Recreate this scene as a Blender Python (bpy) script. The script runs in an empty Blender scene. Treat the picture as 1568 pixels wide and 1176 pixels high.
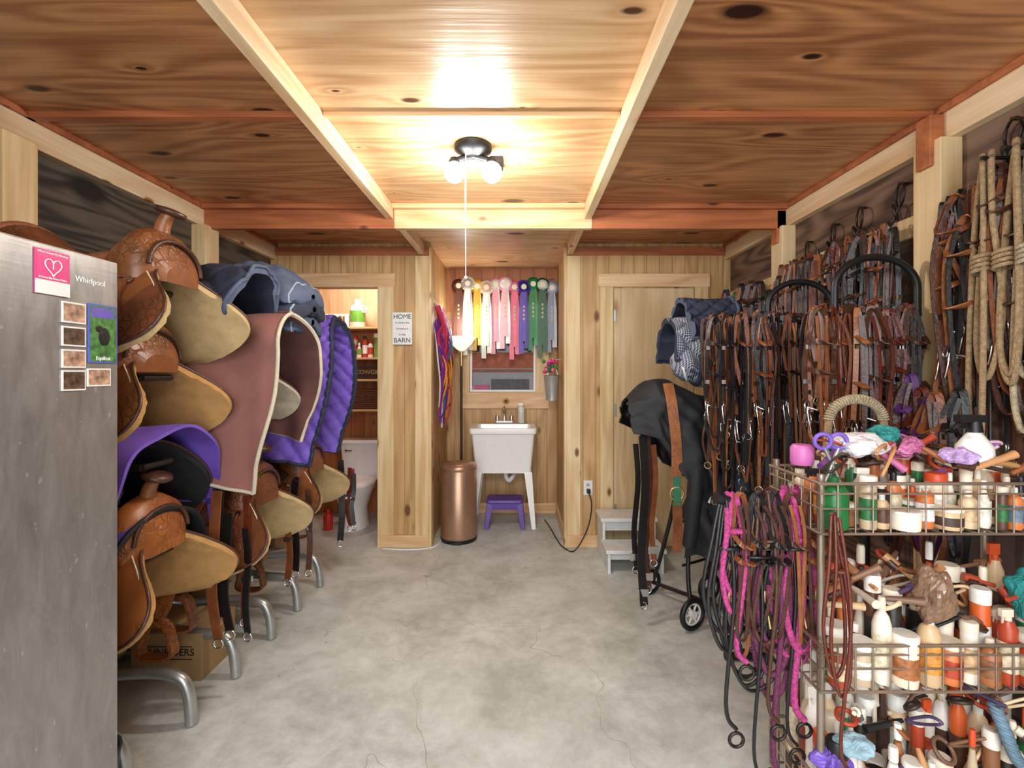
import bpy, math, random
from mathutils import Vector, Matrix, noise
R=random.Random(7)
V=Vector
pi=math.pi
def lin(c):
    return c/12.92 if c<=0.04045 else ((c+0.055)/1.055)**2.4
def hx(h):
    h=h.lstrip('#'); return tuple(lin(int(h[i:i+2],16)/255) for i in (0,2,4))
def c4(h): return (*hx(h),1)
# ---------------------------------------------------------------- materials
def nm(name):
    m=bpy.data.materials.new(name); m.use_nodes=True
    nt=m.node_tree; return m,nt,nt.nodes['Principled BSDF']
def N(nt,t,**k):
    n=nt.nodes.new(t)
    for a,b in k.items(): setattr(n,a,b)
    return n
def math_(nt,op,a,b=None,c=None,clamp=False):
    n=nt.nodes.new('ShaderNodeMath'); n.operation=op; n.use_clamp=clamp
    for i,x in enumerate((a,b,c)):
        if x is None: continue
        if isinstance(x,(int,float)): n.inputs[i].default_value=x
        else: nt.links.new(x,n.inputs[i])
    return n.outputs[0]
def mix(nt,f,a,b,mode='MIX'):
    n=nt.nodes.new('ShaderNodeMix'); n.data_type='RGBA'; n.blend_type=mode
    for s,x in ((n.inputs[0],f),(n.inputs[6],a),(n.inputs[7],b)):
        if isinstance(x,(int,float)): s.default_value=x
        elif isinstance(x,tuple): s.default_value=x
        else: nt.links.new(x,s)
    return n.outputs[2]
def coords(nt,sc=(1,1,1)):
    tc=N(nt,'ShaderNodeTexCoord'); mp=N(nt,'ShaderNodeMapping'); mp.inputs['Scale'].default_value=sc
    nt.links.new(tc.outputs['Object'],mp.inputs[0]); return mp.outputs[0]
def noi(nt,vec,scale,detail=3,dist=0,rough=.5):
    n=N(nt,'ShaderNodeTexNoise'); nt.links.new(vec,n.inputs['Vector'])
    n.inputs['Scale'].default_value=scale; n.inputs['Detail'].default_value=detail
    n.inputs['Distortion'].default_value=dist; n.inputs['Roughness'].default_value=rough
    return n.outputs[0]
def bump(nt,b,h,strength,dist=.01):
    n=N(nt,'ShaderNodeBump'); n.inputs['Strength'].default_value=strength; n.inputs['Distance'].default_value=dist
    nt.links.new(h,n.inputs['Height']); nt.links.new(n.outputs[0],b.inputs['Normal'])
_mc={}
def M(col,rough=.5,metal=0,var=.15,sc=14,bs=0.0,bsc=60,emit=0,trans=0,spec=None,name=None):
    key=(col,rough,metal,var,sc,bs,bsc,emit,trans,name)
    if key in _mc: return _mc[key]
    m,nt,b=nm(name or 'mat_'+col.strip('#'))
    c=hx(col); v=coords(nt)
    n=noi(nt,v,sc,3)
    f=math_(nt,'MULTIPLY_ADD',n,2.2,-.6,clamp=True)
    col1=tuple(x*(1-var) for x in c)+(1,); col2=tuple(min(1,x*(1+var)) for x in c)+(1,)
    nt.links.new(mix(nt,f,col1,col2),b.inputs['Base Color'])
    b.inputs['Roughness'].default_value=rough; b.inputs['Metallic'].default_value=metal
    if bs: bump(nt,b,noi(nt,v,bsc,4),bs,.008)
    if emit:
        b.inputs['Emission Color'].default_value=(*c,1); b.inputs['Emission Strength'].default_value=emit
    if trans: b.inputs['Transmission Weight'].default_value=trans
    _mc[key]=m; return m
def wood(name,c1,c2,knot='#4a2412',axis='X',contour=14,rough=.45,groove=0,knots=.07,kscale=1.6,off=0,stretch=.3,bl=1.0,amp=.24,k2d=False,bmp=.2):
    m,nt,b=nm(name)
    big=2.2; s=[big,big,big]; i='XYZ'.index(axis); s[i]=stretch
    tc=N(nt,'ShaderNodeTexCoord'); mp=N(nt,'ShaderNodeMapping'); mp.inputs['Scale'].default_value=s
    mp.inputs['Location'].default_value=(off,off*1.7,off*.6)
    nt.links.new(tc.outputs['Object'],mp.inputs[0]); v=mp.outputs[0]
    n1=noi(nt,v,1.3,2,.35)
    if knots:
        s3=[kscale*1.5]*3; s3[i]=kscale*.7
        vo=N(nt,'ShaderNodeTexVoronoi'); nt.links.new(coords(nt,tuple(s3)),vo.inputs['Vector']); vo.inputs['Scale'].default_value=1.5
        if k2d: vo.voronoi_dimensions='2D'
        kd=vo.outputs['Distance']
        sc_=N(nt,'ShaderNodeSeparateColor'); nt.links.new(vo.outputs['Color'],sc_.inputs[0])
        rnd=sc_.outputs[0]
        n1=math_(nt,'ADD',n1,math_(nt,'DIVIDE',.014,math_(nt,'ADD',kd,.06)))
    w=math_(nt,'SINE',math_(nt,'MULTIPLY',n1,contour*6.28))
    w=math_(nt,'MULTIPLY_ADD',w,amp,.5)
    s2=[40,40,40]; s2[i]=1.6
    fine=noi(nt,coords(nt,tuple(s2)),1.5,3)
    s4=[9,9,9]; s4[i]=.5
    med=noi(nt,coords(nt,tuple(s4)),1.3,3,.4)
    blotch=noi(nt,coords(nt,(1,1,1)),1.7,2)
    f=math_(nt,'ADD',w,math_(nt,'MULTIPLY_ADD',fine,1.1,-.55))
    f=math_(nt,'ADD',f,math_(nt,'MULTIPLY_ADD',med,1.0,-.5))
    f=math_(nt,'ADD',f,math_(nt,'MULTIPLY_ADD',blotch,1.2*bl,-.6*bl),clamp=True)
    col=mix(nt,f,c4(c1),c4(c2))
    if knots:
        kr=math_(nt,'MULTIPLY',math_(nt,'MULTIPLY_ADD',rnd,1.3,.15),knots*1.9) if k2d else knots*1.9
        k=math_(nt,'SUBTRACT',1,math_(nt,'DIVIDE',kd,kr),clamp=True)
        k=math_(nt,'MULTIPLY',k,2.2,clamp=True)
        col=mix(nt,k,col,c4(knot))
    if groove:
        sp=N(nt,'ShaderNodeSeparateXYZ'); nt.links.new(tc.outputs['Object'],sp.inputs[0])
        g=math_(nt,'FRACT',math_(nt,'DIVIDE',math_(nt,'ADD',math_(nt,'ADD',sp.outputs[0],sp.outputs[1]),20),groove))
        g=math_(nt,'LESS_THAN',g,.06)
        col=mix(nt,math_(nt,'MULTIPLY',g,.55),col,c4(knot))
    nt.links.new(col,b.inputs['Base Color']); b.inputs['Roughness'].default_value=rough
    bump(nt,b,fine,bmp,.004)
    return m
def concrete():
    m,nt,b=nm('concrete'); v=coords(nt)
    a=noi(nt,v,2.6,8,.3,.72); c=noi(nt,v,16,5,0,.7); d=noi(nt,v,.9,3,.3)
    f=math_(nt,'ADD',math_(nt,'MULTIPLY_ADD',a,2.8,-1.0),math_(nt,'MULTIPLY_ADD',c,.9,-.4),clamp=True)
    col=mix(nt,f,c4('#a5a79f'),c4('#e2e6e2'))
    col=mix(nt,math_(nt,'MULTIPLY_ADD',d,1.6,-.6,clamp=True),col,c4('#c8ccc6'))
    st=noi(nt,v,1.5,7,1.2,.75)
    col=mix(nt,math_(nt,'MULTIPLY',math_(nt,'MULTIPLY_ADD',st,6,-3.5,clamp=True),.4),col,c4('#8a8a80'))
    n2=noi(nt,v,.8,4,.3)
    cr=math_(nt,'LESS_THAN',math_(nt,'ABSOLUTE',math_(nt,'SUBTRACT',n2,.5)),.0006)
    col=mix(nt,math_(nt,'MULTIPLY',cr,.45),col,c4('#6d685e'))
    nt.links.new(col,b.inputs['Base Color']); b.inputs['Roughness'].default_value=.5
    bump(nt,b,c,.25,.006); return m
def steel():
    m,nt,b=nm('brushed_steel')
    n=noi(nt,coords(nt,(3,3,90)),1.5,3); d=noi(nt,coords(nt,(1,9,2.5)),2.2,5,.5,.7)
    col=mix(nt,math_(nt,'MULTIPLY_ADD',d,1.6,-.4,clamp=True),c4('#8f8985'),c4('#b9b6b2'))
    sp=noi(nt,coords(nt,(1,50,30)),1.,2); s=math_(nt,'GREATER_THAN',sp,.72)
    col=mix(nt,math_(nt,'MULTIPLY',s,.35),col,c4('#e6e4e0'))
    nt.links.new(col,b.inputs['Base Color']); b.inputs['Metallic'].default_value=.65
    r=math_(nt,'MULTIPLY_ADD',d,.25,.25); nt.links.new(r,b.inputs['Roughness'])
    bump(nt,b,n,.08,.002); return m
def plaid():
    m,nt,b=nm('plaid_cloth'); tc=N(nt,'ShaderNodeTexCoord'); sp=N(nt,'ShaderNodeSeparateXYZ'); nt.links.new(tc.outputs['Object'],sp.inputs[0])
    a=math_(nt,'LESS_THAN',math_(nt,'FRACT',math_(nt,'MULTIPLY',sp.outputs[0],80)),.5)
    z=math_(nt,'LESS_THAN',math_(nt,'FRACT',math_(nt,'MULTIPLY',math_(nt,'ADD',sp.outputs[2],sp.outputs[1]),80)),.5)
    f=math_(nt,'MULTIPLY',math_(nt,'ADD',a,z),.5)
    nt.links.new(mix(nt,f,c4('#a9adb9'),c4('#171c30')),b.inputs['Base Color']); b.inputs['Roughness'].default_value=.85
    return m
def tooled(name,h,h2):
    m,nt,b=nm(name); v=coords(nt)
    vo=N(nt,'ShaderNodeTexVoronoi'); vo.feature='DISTANCE_TO_EDGE'; vo.inputs['Scale'].default_value=34
    wv=N(nt,'ShaderNodeVectorMath'); wv.operation='ADD'; nn=N(nt,'ShaderNodeTexNoise'); nn.inputs['Scale'].default_value=18; nt.links.new(v,nn.inputs['Vector'])
    sc_=N(nt,'ShaderNodeVectorMath'); sc_.operation='SCALE'; sc_.inputs[3].default_value=.06; nt.links.new(nn.outputs[1],sc_.inputs[0])
    nt.links.new(v,wv.inputs[0]); nt.links.new(sc_.outputs[0],wv.inputs[1]); nt.links.new(wv.outputs[0],vo.inputs['Vector'])
    e=math_(nt,'MULTIPLY',vo.outputs['Distance'],7,clamp=True)
    area=math_(nt,'MULTIPLY_ADD',noi(nt,v,5,2),8,-3.6,clamp=True)
    e2=math_(nt,'MAXIMUM',e,math_(nt,'SUBTRACT',1,area))
    n=noi(nt,v,9,4); f=math_(nt,'MULTIPLY_ADD',n,2.2,-.6,clamp=True)
    col=mix(nt,f,c4(h2),c4(h)); col=mix(nt,math_(nt,'MULTIPLY',math_(nt,'SUBTRACT',1,e2),.4),col,c4('#2e170c'))
    nt.links.new(col,b.inputs['Base Color']); b.inputs['Roughness'].default_value=.4
    bump(nt,b,e2,.5,.004); return m
PLY_C=wood('plywood_ceiling_lit_middle','#dcb68a','#bb8e60','#4e2c1a','X',13,.33,knots=.042,kscale=1.25,bl=.7,amp=.3,k2d=True,bmp=.35)  # paler tone partly carries the bulb light between the joists
PLY_S=wood('plywood_ceiling_shaded_side','#c98d5c','#955e38','#30160c','X',14,.4,knots=.050,kscale=1.35,off=3,bl=.8,amp=.32,k2d=True,bmp=.35)  # deeper orange partly stands for the shade outside the joists
LUM=wood('lumber_light','#ecd3ab','#d2a878','#8a5228','Y',8,.5,knots=.06,kscale=2.4)
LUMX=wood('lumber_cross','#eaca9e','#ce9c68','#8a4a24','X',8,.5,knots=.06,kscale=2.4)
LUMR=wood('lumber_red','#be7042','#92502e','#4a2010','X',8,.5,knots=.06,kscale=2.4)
LUMV=wood('lumber_vertical','#e8cea0','#caa26c','#7c4a22','Z',8,.5,knots=.07,kscale=2.6)
SID=wood('siding_pine','#d2aa74','#ac824e','#6a3e1c','Z',9,.5,groove=.102,knots=.07,kscale=2.0)
SIDO=wood('siding_orange','#ca8450','#a66438','#5a2a12','Z',8,.45,groove=.13,knots=.06,kscale=1.6)
DOORW=wood('door_plywood','#dcc29a','#c2a070','#9a6a3a','Z',10,.5,knots=.05,kscale=.8)
WL=wood('wall_ply_dark','#5c5042','#262019','#120c06','Y',16,.6,knots=.10,kscale=1.3,amp=.4)
WR=wood('wall_ply_brown','#806350','#3e2b21','#1c100a','Y',16,.6,knots=.10,kscale=1.3,off=2,amp=.35)
CONC=concrete(); STEEL=steel(); PLAID=plaid()
WHITE=M('#eeece6',.35,var=.04); WHITEG=M('#f4f3f0',.15,var=.02); CREAM=M('#e8dcc0',.6,var=.06)
BLACK=M('#141314',.45,var=.2); BLKL=M('#1c1817',.4,var=.3,bs=.2,bsc=90); BLKCL=M('#17181c',.7,var=.3,bs=.2,bsc=120)
CHROME=M('#d8d8d8',.18,1,var=.05); GALV=M('#b9bab8',.35,.8,var=.1); DKMET=M('#3a342e',.4,.7,var=.15)
BRONZE=M('#b08a70',.33,.65,var=.06,sc=3)
GOLDW=M('#b79a6a',.35,.7,var=.1)
def leather(h,b=.35): return M(h,.38,var=.3,sc=18,bs=b,bsc=70)
L_TAN=leather('#a06030'); L_BR=leather('#7c4526'); L_MID=leather('#925832'); L_DK=leather('#4a2c1e'); L_OR=leather('#b9743c',.5); L_RED=leather('#63291a')
T_TAN=tooled('tooled_leather_tan','#ae6832','#864a22'); T_MID=tooled('tooled_leather_mid','#985c33','#6e4020'); T_BR=tooled('tooled_leather_brown','#844b2c','#5c321c')
def fleece(h,v=.12): return M(h,.95,var=v,sc=22,bs=.8,bsc=330)
FLEECE=fleece('#cfb07e'); FLEECE2=fleece('#c59458'); FLEECEW=fleece('#d9cdb4'); FLEECEB=fleece('#1d1b1c',.3)
MAUVE=M('#86574e',.85,var=.14,sc=6,bs=.15,bsc=200); MAUVEI=M('#6a443d',.9)
PURP=M('#7557bc',.65,var=.12,sc=6,bs=.1); PURPD=M('#5a409c',.7,var=.1); NAVY=M('#4c566c',.8,var=.18,bs=.3,bsc=100); NAVYD=M('#2a3042',.85,var=.2)
# ---------------------------------------------------------------- mesh builder
def cr(pts,n=6,closed=False):
    P=[V(p) for p in pts]; out=[]
    L=len(P); rng=L if closed else L-1
    for i in range(rng):
        if closed: a,b,c,d=P[(i-1)%L],P[i],P[(i+1)%L],P[(i+2)%L]
        else: a,b,c,d=P[max(i-1,0)],P[i],P[i+1],P[min(i+2,L-1)]
        for k in range(n):
            t=k/n; out.append(.5*((2*b)+(c-a)*t+(2*a-5*b+4*c-d)*t*t+(3*b-a-3*c+d)*t**3))
    if not closed: out.append(P[-1].copy())
    return out
def interp(tab,x):
    if x<=tab[0][0]: return tab[0][1:]
    for a,b in zip(tab,tab[1:]):
        if x<=b[0]:
            t=(x-a[0])/(b[0]-a[0]); t=t*t*(3-2*t)
            return tuple(p+(q-p)*t for p,q in zip(a[1:],b[1:]))
    return tab[-1][1:]
class MB:
    def __init__(s): s.v=[];s.f=[];s.m=[];s.sm=[];s.mats=[];s.X=None
    def mi(s,m):
        if m not in s.mats: s.mats.append(m)
        return s.mats.index(m)
    def add(s,vs,fs,m,smooth=False):
        o=len(s.v)
        s.v+= [ (s.X@V(p)) if s.X else V(p) for p in vs]
        k=s.mi(m)
        for f in fs: s.f.append([o+i for i in f]); s.m.append(k); s.sm.append(smooth)
    def box(s,lo,hi,m,rot=None):
        x0,y0,z0=lo;x1,y1,z1=hi
        vs=[V(p) for p in ((x0,y0,z0),(x1,y0,z0),(x1,y1,z0),(x0,y1,z0),(x0,y0,z1),(x1,y0,z1),(x1,y1,z1),(x0,y1,z1))]
        if rot:
            c=(V(lo)+V(hi))/2; vs=[c+rot@(p-c) for p in vs]
        s.add(vs,[(0,3,2,1),(4,5,6,7),(0,1,5,4),(1,2,6,5),(2,3,7,6),(3,0,4,7)],m)
    def rings(s,rg,m,closed=True,cap=True,smooth=True,capb=True):
        n=len(rg[0]); vs=[p for r in rg for p in r]; fs=[]
        for i in range(len(rg)-1):
            for j in range(n if closed else n-1):
                k=(j+1)%n; fs.append((i*n+j,i*n+k,(i+1)*n+k,(i+1)*n+j))
        s.add(vs,fs,m,smooth)
        if cap:
            if capb: s.add(rg[0],[tuple(range(n))[::-1]],m)
            s.add(rg[-1],[tuple(range(n))],m)
    def lathe(s,prof,c,m,seg=20,ax=None,cap=True):
        c=V(c); Q=ax if ax else Matrix.Identity(3)
        rg=[[c+Q@V((r*math.cos(2*pi*j/seg),r*math.sin(2*pi*j/seg),z)) for j in range(seg)] for r,z in prof]
        s.rings(rg,m,cap=cap)
    def tube(s,path,r,m,seg=8,closed=False,r2=None):
        P=[V(p) for p in path]; n=len(P); 
        if n<2: return
        up=None; rg=[]
        for i,p in enumerate(P):
            if closed: t=P[(i+1)%n]-P[i-1]
            else: t=P[min(i+1,n-1)]-P[max(i-1,0)]
            if t.length<1e-7: t=V((0,0,1))
            t.normalize()
            if up is None: up=t.orthogonal().normalized()
            else:
                up=up-t*up.dot(t)
                up=up.normalized() if up.length>1e-5 else t.orthogonal().normalized()
            w=t.cross(up); rr=r if r2 is None else r+(r2-r)*i/(n-1)
            rg.append([p+(up*math.cos(2*pi*j/seg)+w*math.sin(2*pi*j/seg))*rr for j in range(seg)])
        if closed: rg.append(rg[0]); s.rings(rg,m,cap=False)
        else: s.rings(rg,m)
    def cyl(s,a,b,r,m,seg=14,r2=None): s.tube([a,b],r,m,seg,r2=r2)
    def strap(s,path,w,th,m,wd,wf=None):
        P=[V(p) for p in path]; n=len(P); wd=V(wd); rg=[]
        for i,p in enumerate(P):
            t=P[min(i+1,n-1)]-P[max(i-1,0)]; t.normalize()
            a=wd-t*wd.dot(t)
            if a.length<1e-3: a=t.orthogonal()
            a.normalize(); b=t.cross(a); ww=w if wf is None else wf(i/(n-1))
            rg.append([p+a*ww/2+b*th/2,p-a*ww/2+b*th/2,p-a*ww/2-b*th/2,p+a*ww/2-b*th/2])
        s.rings(rg,m,smooth=False)
    def torus(s,c,R_,r,m,n=V((0,1,0)),seg=16,rs=6):
        n=V(n).normalized(); a=n.orthogonal().normalized(); b=n.cross(a)
        s.tube([V(c)+(a*math.cos(2*pi*i/seg)+b*math.sin(2*pi*i/seg))*R_ for i in range(seg)],r,m,rs,closed=True)
    def ball(s,c,r,m,sx=1,sy=1,sz=1,seg=12):
        c=V(c); rg=[]
        for i in range(1,8):
            a=pi*i/8; rg.append([c+V((r*sx*math.sin(a)*math.cos(2*pi*j/seg),r*sy*math.sin(a)*math.sin(2*pi*j/seg),-r*sz*math.cos(a))) for j in range(seg)])
        s.rings(rg,m)
    def shell(s,fn,nu,nv,th,mo,mi_=None,me=None,disp=None,both=False,idisp=None):
        mi_=mi_ or mo; me=me or mi_
        P=[[V(fn(i/(nu-1),j/(nv-1))) for j in range(nv)] for i in range(nu)]
        Nn=[[None]*nv for _ in range(nu)]
        for i in range(nu):
            for j in range(nv):
                a=P[min(i+1,nu-1)][j]-P[max(i-1,0)][j]; b=P[i][min(j+1,nv-1)]-P[i][max(j-1,0)]
                n=a.cross(b); Nn[i][j]=n.normalized() if n.length>1e-9 else V((0,0,1))
        D=[[disp(i/(nu-1),j/(nv-1)) if disp else 0 for j in range(nv)] for i in range(nu)]
        O=[[P[i][j]+Nn[i][j]*D[i][j] for j in range(nv)] for i in range(nu)]
        I=[[P[i][j]-Nn[i][j]*(th+(D[i][j] if both else 0)+(idisp(P[i][j]) if idisp else 0)) for j in range(nv)] for i in range(nu)]
        fs=[(i*nv+j,(i+1)*nv+j,(i+1)*nv+j+1,i*nv+j+1) for i in range(nu-1) for j in range(nv-1)]
        s.add([p for r in O for p in r],fs,mo,True)
        s.add([p for r in I for p in r],[f[::-1] for f in fs],mi_,True)
        def edge(A,B):
            n=len(A); s.add(A+B,[(k,k+1,n+k+1,n+k) for k in range(n-1)],me,True)
        edge(O[0],I[0]); edge(I[-1],O[-1]); edge([r[0] for r in I],[r[0] for r in O]); edge([r[-1] for r in O],[r[-1] for r in I])
        return O
    def done(s,name,bevel=0,origin=True,sub=0):
        me=bpy.data.meshes.new(name)
        if origin and s.v:
            mn=V([min(p[i] for p in s.v) for i in range(3)]); mx=V([max(p[i] for p in s.v) for i in range(3)])
            o=(mn+mx)/2; o.z=mn.z
        else: o=V((0,0,0))
        me.from_pydata([p-o for p in s.v],[],s.f); 
        for m in s.mats: me.materials.append(m)
        me.polygons.foreach_set('material_index',s.m); me.polygons.foreach_set('use_smooth',s.sm); me.update()
        ob=bpy.data.objects.new(name,me); ob.location=o; bpy.context.collection.objects.link(ob)
        if bevel:
            b=ob.modifiers.new('bevel','BEVEL'); b.width=bevel; b.segments=2; b.limit_method='ANGLE'; b.angle_limit=math.radians(40)
        return ob
def text(mb,txt,size,loc,rot,m,align='CENTER'):
    cu=bpy.data.curves.new('t','FONT'); cu.body=txt; cu.size=size; cu.align_x=align; cu.align_y='CENTER'; cu.extrude=.0006
    ob=bpy.data.objects.new('t',cu); bpy.context.collection.objects.link(ob); bpy.context.view_layer.update()
    dg=bpy.context.evaluated_depsgraph_get(); me=bpy.data.meshes.new_from_object(ob.evaluated_get(dg))
    mb.add([V(loc)+rot@v.co for v in me.vertices],[tuple(p.vertices) for p in me.polygons],m)
    bpy.data.objects.remove(ob); bpy.data.meshes.remove(me)
RFRONT=Matrix(((1,0,0),(0,0,-1),(0,1,0)))
RSIDE=Matrix(((0,0,1),(1,0,0),(0,1,0)))
def simple(name,boxes,bevel=0,origin=False):
    mb=MB()
    for lo,hi,m in boxes: mb.box(lo,hi,m)
    return mb.done(name,bevel,origin)
# ---------------------------------------------------------------- room
LX,RX,ZC=-1.99,1.69,2.43
Y0=-1.6; YB=3.87; YA=4.82
simple('floor',[((LX-.1,Y0,-.06),(RX+.1,YA+.1,0),CONC)])
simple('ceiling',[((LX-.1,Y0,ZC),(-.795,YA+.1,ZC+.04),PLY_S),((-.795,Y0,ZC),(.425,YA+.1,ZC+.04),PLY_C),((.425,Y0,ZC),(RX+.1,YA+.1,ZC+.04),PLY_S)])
simple('wall_left',[((LX-.08,Y0,0),(LX,YB,ZC),WL),((LX-.08,YB,0),(LX,YA+.08,ZC),SIDO)])
simple('wall_right',[((RX,Y0,0),(RX+.08,YB,ZC),WR)])
simple('wall_back',[
 ((LX,YB,0),(-1.86,YB+.09,ZC),SID),((-1.86,YB,2.08),(-1.12,YB+.09,ZC),SID),((-1.12,YB,0),(-.72,YB+.09,ZC),SID),
 ((.38,YB,0),(RX+.08,YB+.09,ZC),SID)])
simple('wall_alcove_left',[((-.80,YB+.09,0),(-.72,YA,ZC),SID)])
simple('wall_alcove_right',[((.38,YB+.09,0),(.46,YA,ZC),SID)])
simple('wall_alcove_back',[((-.80,YA,0),(.46,YA+.08,1.205),SID),((-.80,YA,2.0),(.46,YA+.08,ZC),SIDO),((-.80,YA,1.205),(-.49,YA+.08,2.0),SID),((.163,YA,1.205),(.46,YA+.08,2.0),SID)])
simple('wall_bathroom_back',[((LX,YA,0),(-.80,YA+.08,1.86),SIDO),((LX,YA,1.86),(-.80,YA+.08,ZC),DOORW)])
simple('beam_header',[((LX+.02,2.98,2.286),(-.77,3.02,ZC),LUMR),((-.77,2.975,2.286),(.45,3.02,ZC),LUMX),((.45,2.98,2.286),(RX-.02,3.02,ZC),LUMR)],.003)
simple('beam_joist',[((-.82,Y0,2.342),(-.775,2.975,ZC),LUM),((-.80,3.02,2.342),(-.755,YB,ZC),LUM)],.003)
simple('beam_joist',[((.40,Y0,2.342),(.445,2.975,ZC),LUM),((.385,3.02,2.342),(.43,YB,ZC),LUM)],.003)
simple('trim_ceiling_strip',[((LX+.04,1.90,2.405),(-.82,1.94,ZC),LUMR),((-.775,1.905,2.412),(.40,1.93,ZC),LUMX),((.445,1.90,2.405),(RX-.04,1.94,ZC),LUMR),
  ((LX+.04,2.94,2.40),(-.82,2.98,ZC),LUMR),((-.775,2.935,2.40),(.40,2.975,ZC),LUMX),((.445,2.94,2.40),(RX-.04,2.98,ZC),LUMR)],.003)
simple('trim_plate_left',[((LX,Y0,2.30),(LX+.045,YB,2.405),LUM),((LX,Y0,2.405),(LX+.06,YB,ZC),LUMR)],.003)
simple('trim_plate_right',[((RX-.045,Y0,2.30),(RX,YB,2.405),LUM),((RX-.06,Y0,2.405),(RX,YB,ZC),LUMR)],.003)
for yy in (.5,1.78,2.93):
    simple('trim_post_left',[((LX,yy,0),(LX+.09,yy+.13,2.30),LUMV)],.004)
for yy in (.7,1.84,2.95):
    simple('trim_post_right',[((RX-.085,yy,0),(RX,yy+.13,2.30),LUMV),((RX-.10,yy+.03,2.20),(RX-.02,yy+.10,2.40),LUMR)],.004)
simple('trim_wall_top',[((LX,YB-.02,2.335),(-.72,YB,2.40),LUMR),((.38,YB-.02,2.335),(RX,YB,2.40),LUMR)],.002)  # trim boards in a darker lumber, shade below the ceiling coloured in
simple('trim_pier',[((-.83,YB-.018,.10),(-.72,YB,2.33),LUMV),((-.72,YB-.018,0),(-.70,YB+.09,2.40),LUMV),((-1.12,YB-.018,0.0),(-.72,YB-.002,.10),LUMX)],.003)
simple('trim_bathroom_door',[((-1.12,YB-.02,.10),(-1.0,YB,2.08),LUMV),((-1.86,YB-.02,2.08),(-.99,YB,2.19),LUMX),((-1.95,YB-.02,0),(-1.86,YB,2.19),LUMV),((-1.13,YB-.018,0),(-1.115,YB+.10,2.08),LUMV)],.003)
simple('trim_alcove_corner',[((.38,YB-.018,.10),(.49,YB,2.33),LUMV),((.36,YB-.018,0),(.38,YB+.09,2.40),LUMV),((.38,YB-.018,0),(.64,YB-.002,.10),LUMX)],.003)
simple('trim_door_casing',[((.645,YB-.022,0),(.75,YB,2.08),LUMV),((1.40,YB-.022,0),(1.505,YB,2.08),LUMV),((.63,YB-.024,2.08),(1.52,YB,2.185),LUMX)],.003)
simple('baseboard_alcove',[((-.72,YA-.02,0),(.38,YA,.10),LUMX),((.36,YB+.1,0),(.38,YA-.02,.10),LUM)],.003)
mb=MB(); mb.box((.755,YB-.012,.01),(1.395,YB-.001,2.07),DOORW); mb.ball((1.33,YB-.05,1.0),.03,CHROME); mb.cyl((1.33,YB-.045,1.0),(1.33,YB-.012,1.0),.012,CHROME)
for z in (.3,1.1,1.85): mb.box((.757,YB-.02,z-.05),(.775,YB-.01,z+.05),GALV)
mb.done('door_1',.002,False)
GL=M('#4a2c26',.12,var=.6,sc=9)
mb=MB()
mb.box((-.57,YA-.03,1.04),(.295,YA,1.20),LUMX); mb.box((-.57,YA-.03,1.20),(-.495,YA,2.02),LUMV); mb.box((.168,YA-.03,1.20),(.295,YA,2.02),LUMV); mb.box((-.57,YA-.03,2.0),(.295,YA,2.08),LUMX)
mb.box((-.49,YA+.04,1.205),(.163,YA+.05,2.0),GL)
mb.box((-.49,YA+.01,1.205),(-.47,YA+.04,2.0),WHITE); mb.box((.143,YA+.01,1.205),(.163,YA+.04,2.0),WHITE); mb.box((-.47,YA+.01,1.205),(.143,YA+.04,1.225),WHITE)
mb.box((-.47,YA+.02,1.40),(.143,YA+.035,1.43),M('#7a4634',.6)); mb.box((-.47,YA+.025,1.44),(.143,YA+.038,1.60),M('#9c5a44',.8,var=.3,sc=20))
mb.box((-.45,YA+.02,1.225),(-.30,YA+.035,1.27),M('#b5507a',.6)); mb.box((-.28,YA+.02,1.225),(.10,YA+.035,1.33),M('#3c3436',.5,var=.5,sc=30))
mb.ball((-.13,YA-.035,1.115),.035,M('#c8a040',.6),sy=.2); mb.ball((-.13,YA-.042,1.115),.018,L_DK,sy=.3)
mb.done('window_1',.002,False)
# ---------------------------------------------------------------- ceiling lamp
BULB=M('#fffdf8',.4,emit=40,var=0)
mb=MB(); lx,ly=-.21,2.2
mb.lathe([(.085,ZC),(.085,ZC-.02),(.05,ZC-.04),(.03,ZC-.05)][::-1],(lx,ly,0),BLACK,24)
for dx in (-.085,.085):
    mb.tube(cr([(lx,ly,2.385),(lx+dx*.5,ly,2.375),(lx+dx*.9,ly,2.365)],5),.014,BLACK)
    mb.lathe([(.022,2.345),(.026,2.36),(.018,2.375)],(lx+dx,ly,0),BLACK,16)
    mb.ball((lx+dx,ly-.005,2.308),.047,BULB,seg=20)
mb.box((lx+.07,ly+.10,2.40),(lx+.13,ly+.2,ZC),BLACK)
mb.tube([(lx-.03,ly-.03,2.38),(lx-.032,ly-.03,2.1),(lx-.03,ly-.03,1.83)],.0022,WHITE,6); mb.ball((lx-.03,ly-.03,1.825),.008,WHITE)
mb.done('ceiling_lamp')
mb=MB(); mb.box((LX+.005,1.66,2.23),(LX+.09,1.74,2.42),WHITE); mb.cyl((LX+.09,1.70,2.36),(LX+.14,1.66,2.33),.03,WHITE); mb.tube(cr([(LX+.03,1.75,2.3),(LX+.05,1.8,2.2),(LX+.06,1.77,2.1)],5),.006,WHITE)
mb.done('junction_box',.008)
def plight(n,loc,e,r,col=(1,.98,.96)):
    l=bpy.data.lights.new(n,'POINT'); l.energy=e; l.shadow_soft_size=r; l.color=col
    o=bpy.data.objects.new(n,l); o.location=loc; bpy.context.collection.objects.link(o); return o
def alight(n,loc,e,sx,sy,rot=(0,0,0),col=(.88,.95,1)):
    l=bpy.data.lights.new(n,'AREA'); l.shape='RECTANGLE'; l.size=sx; l.size_y=sy; l.energy=e; l.color=col
    o=bpy.data.objects.new(n,l); o.location=loc; o.rotation_euler=rot; bpy.context.collection.objects.link(o); return o
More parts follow.
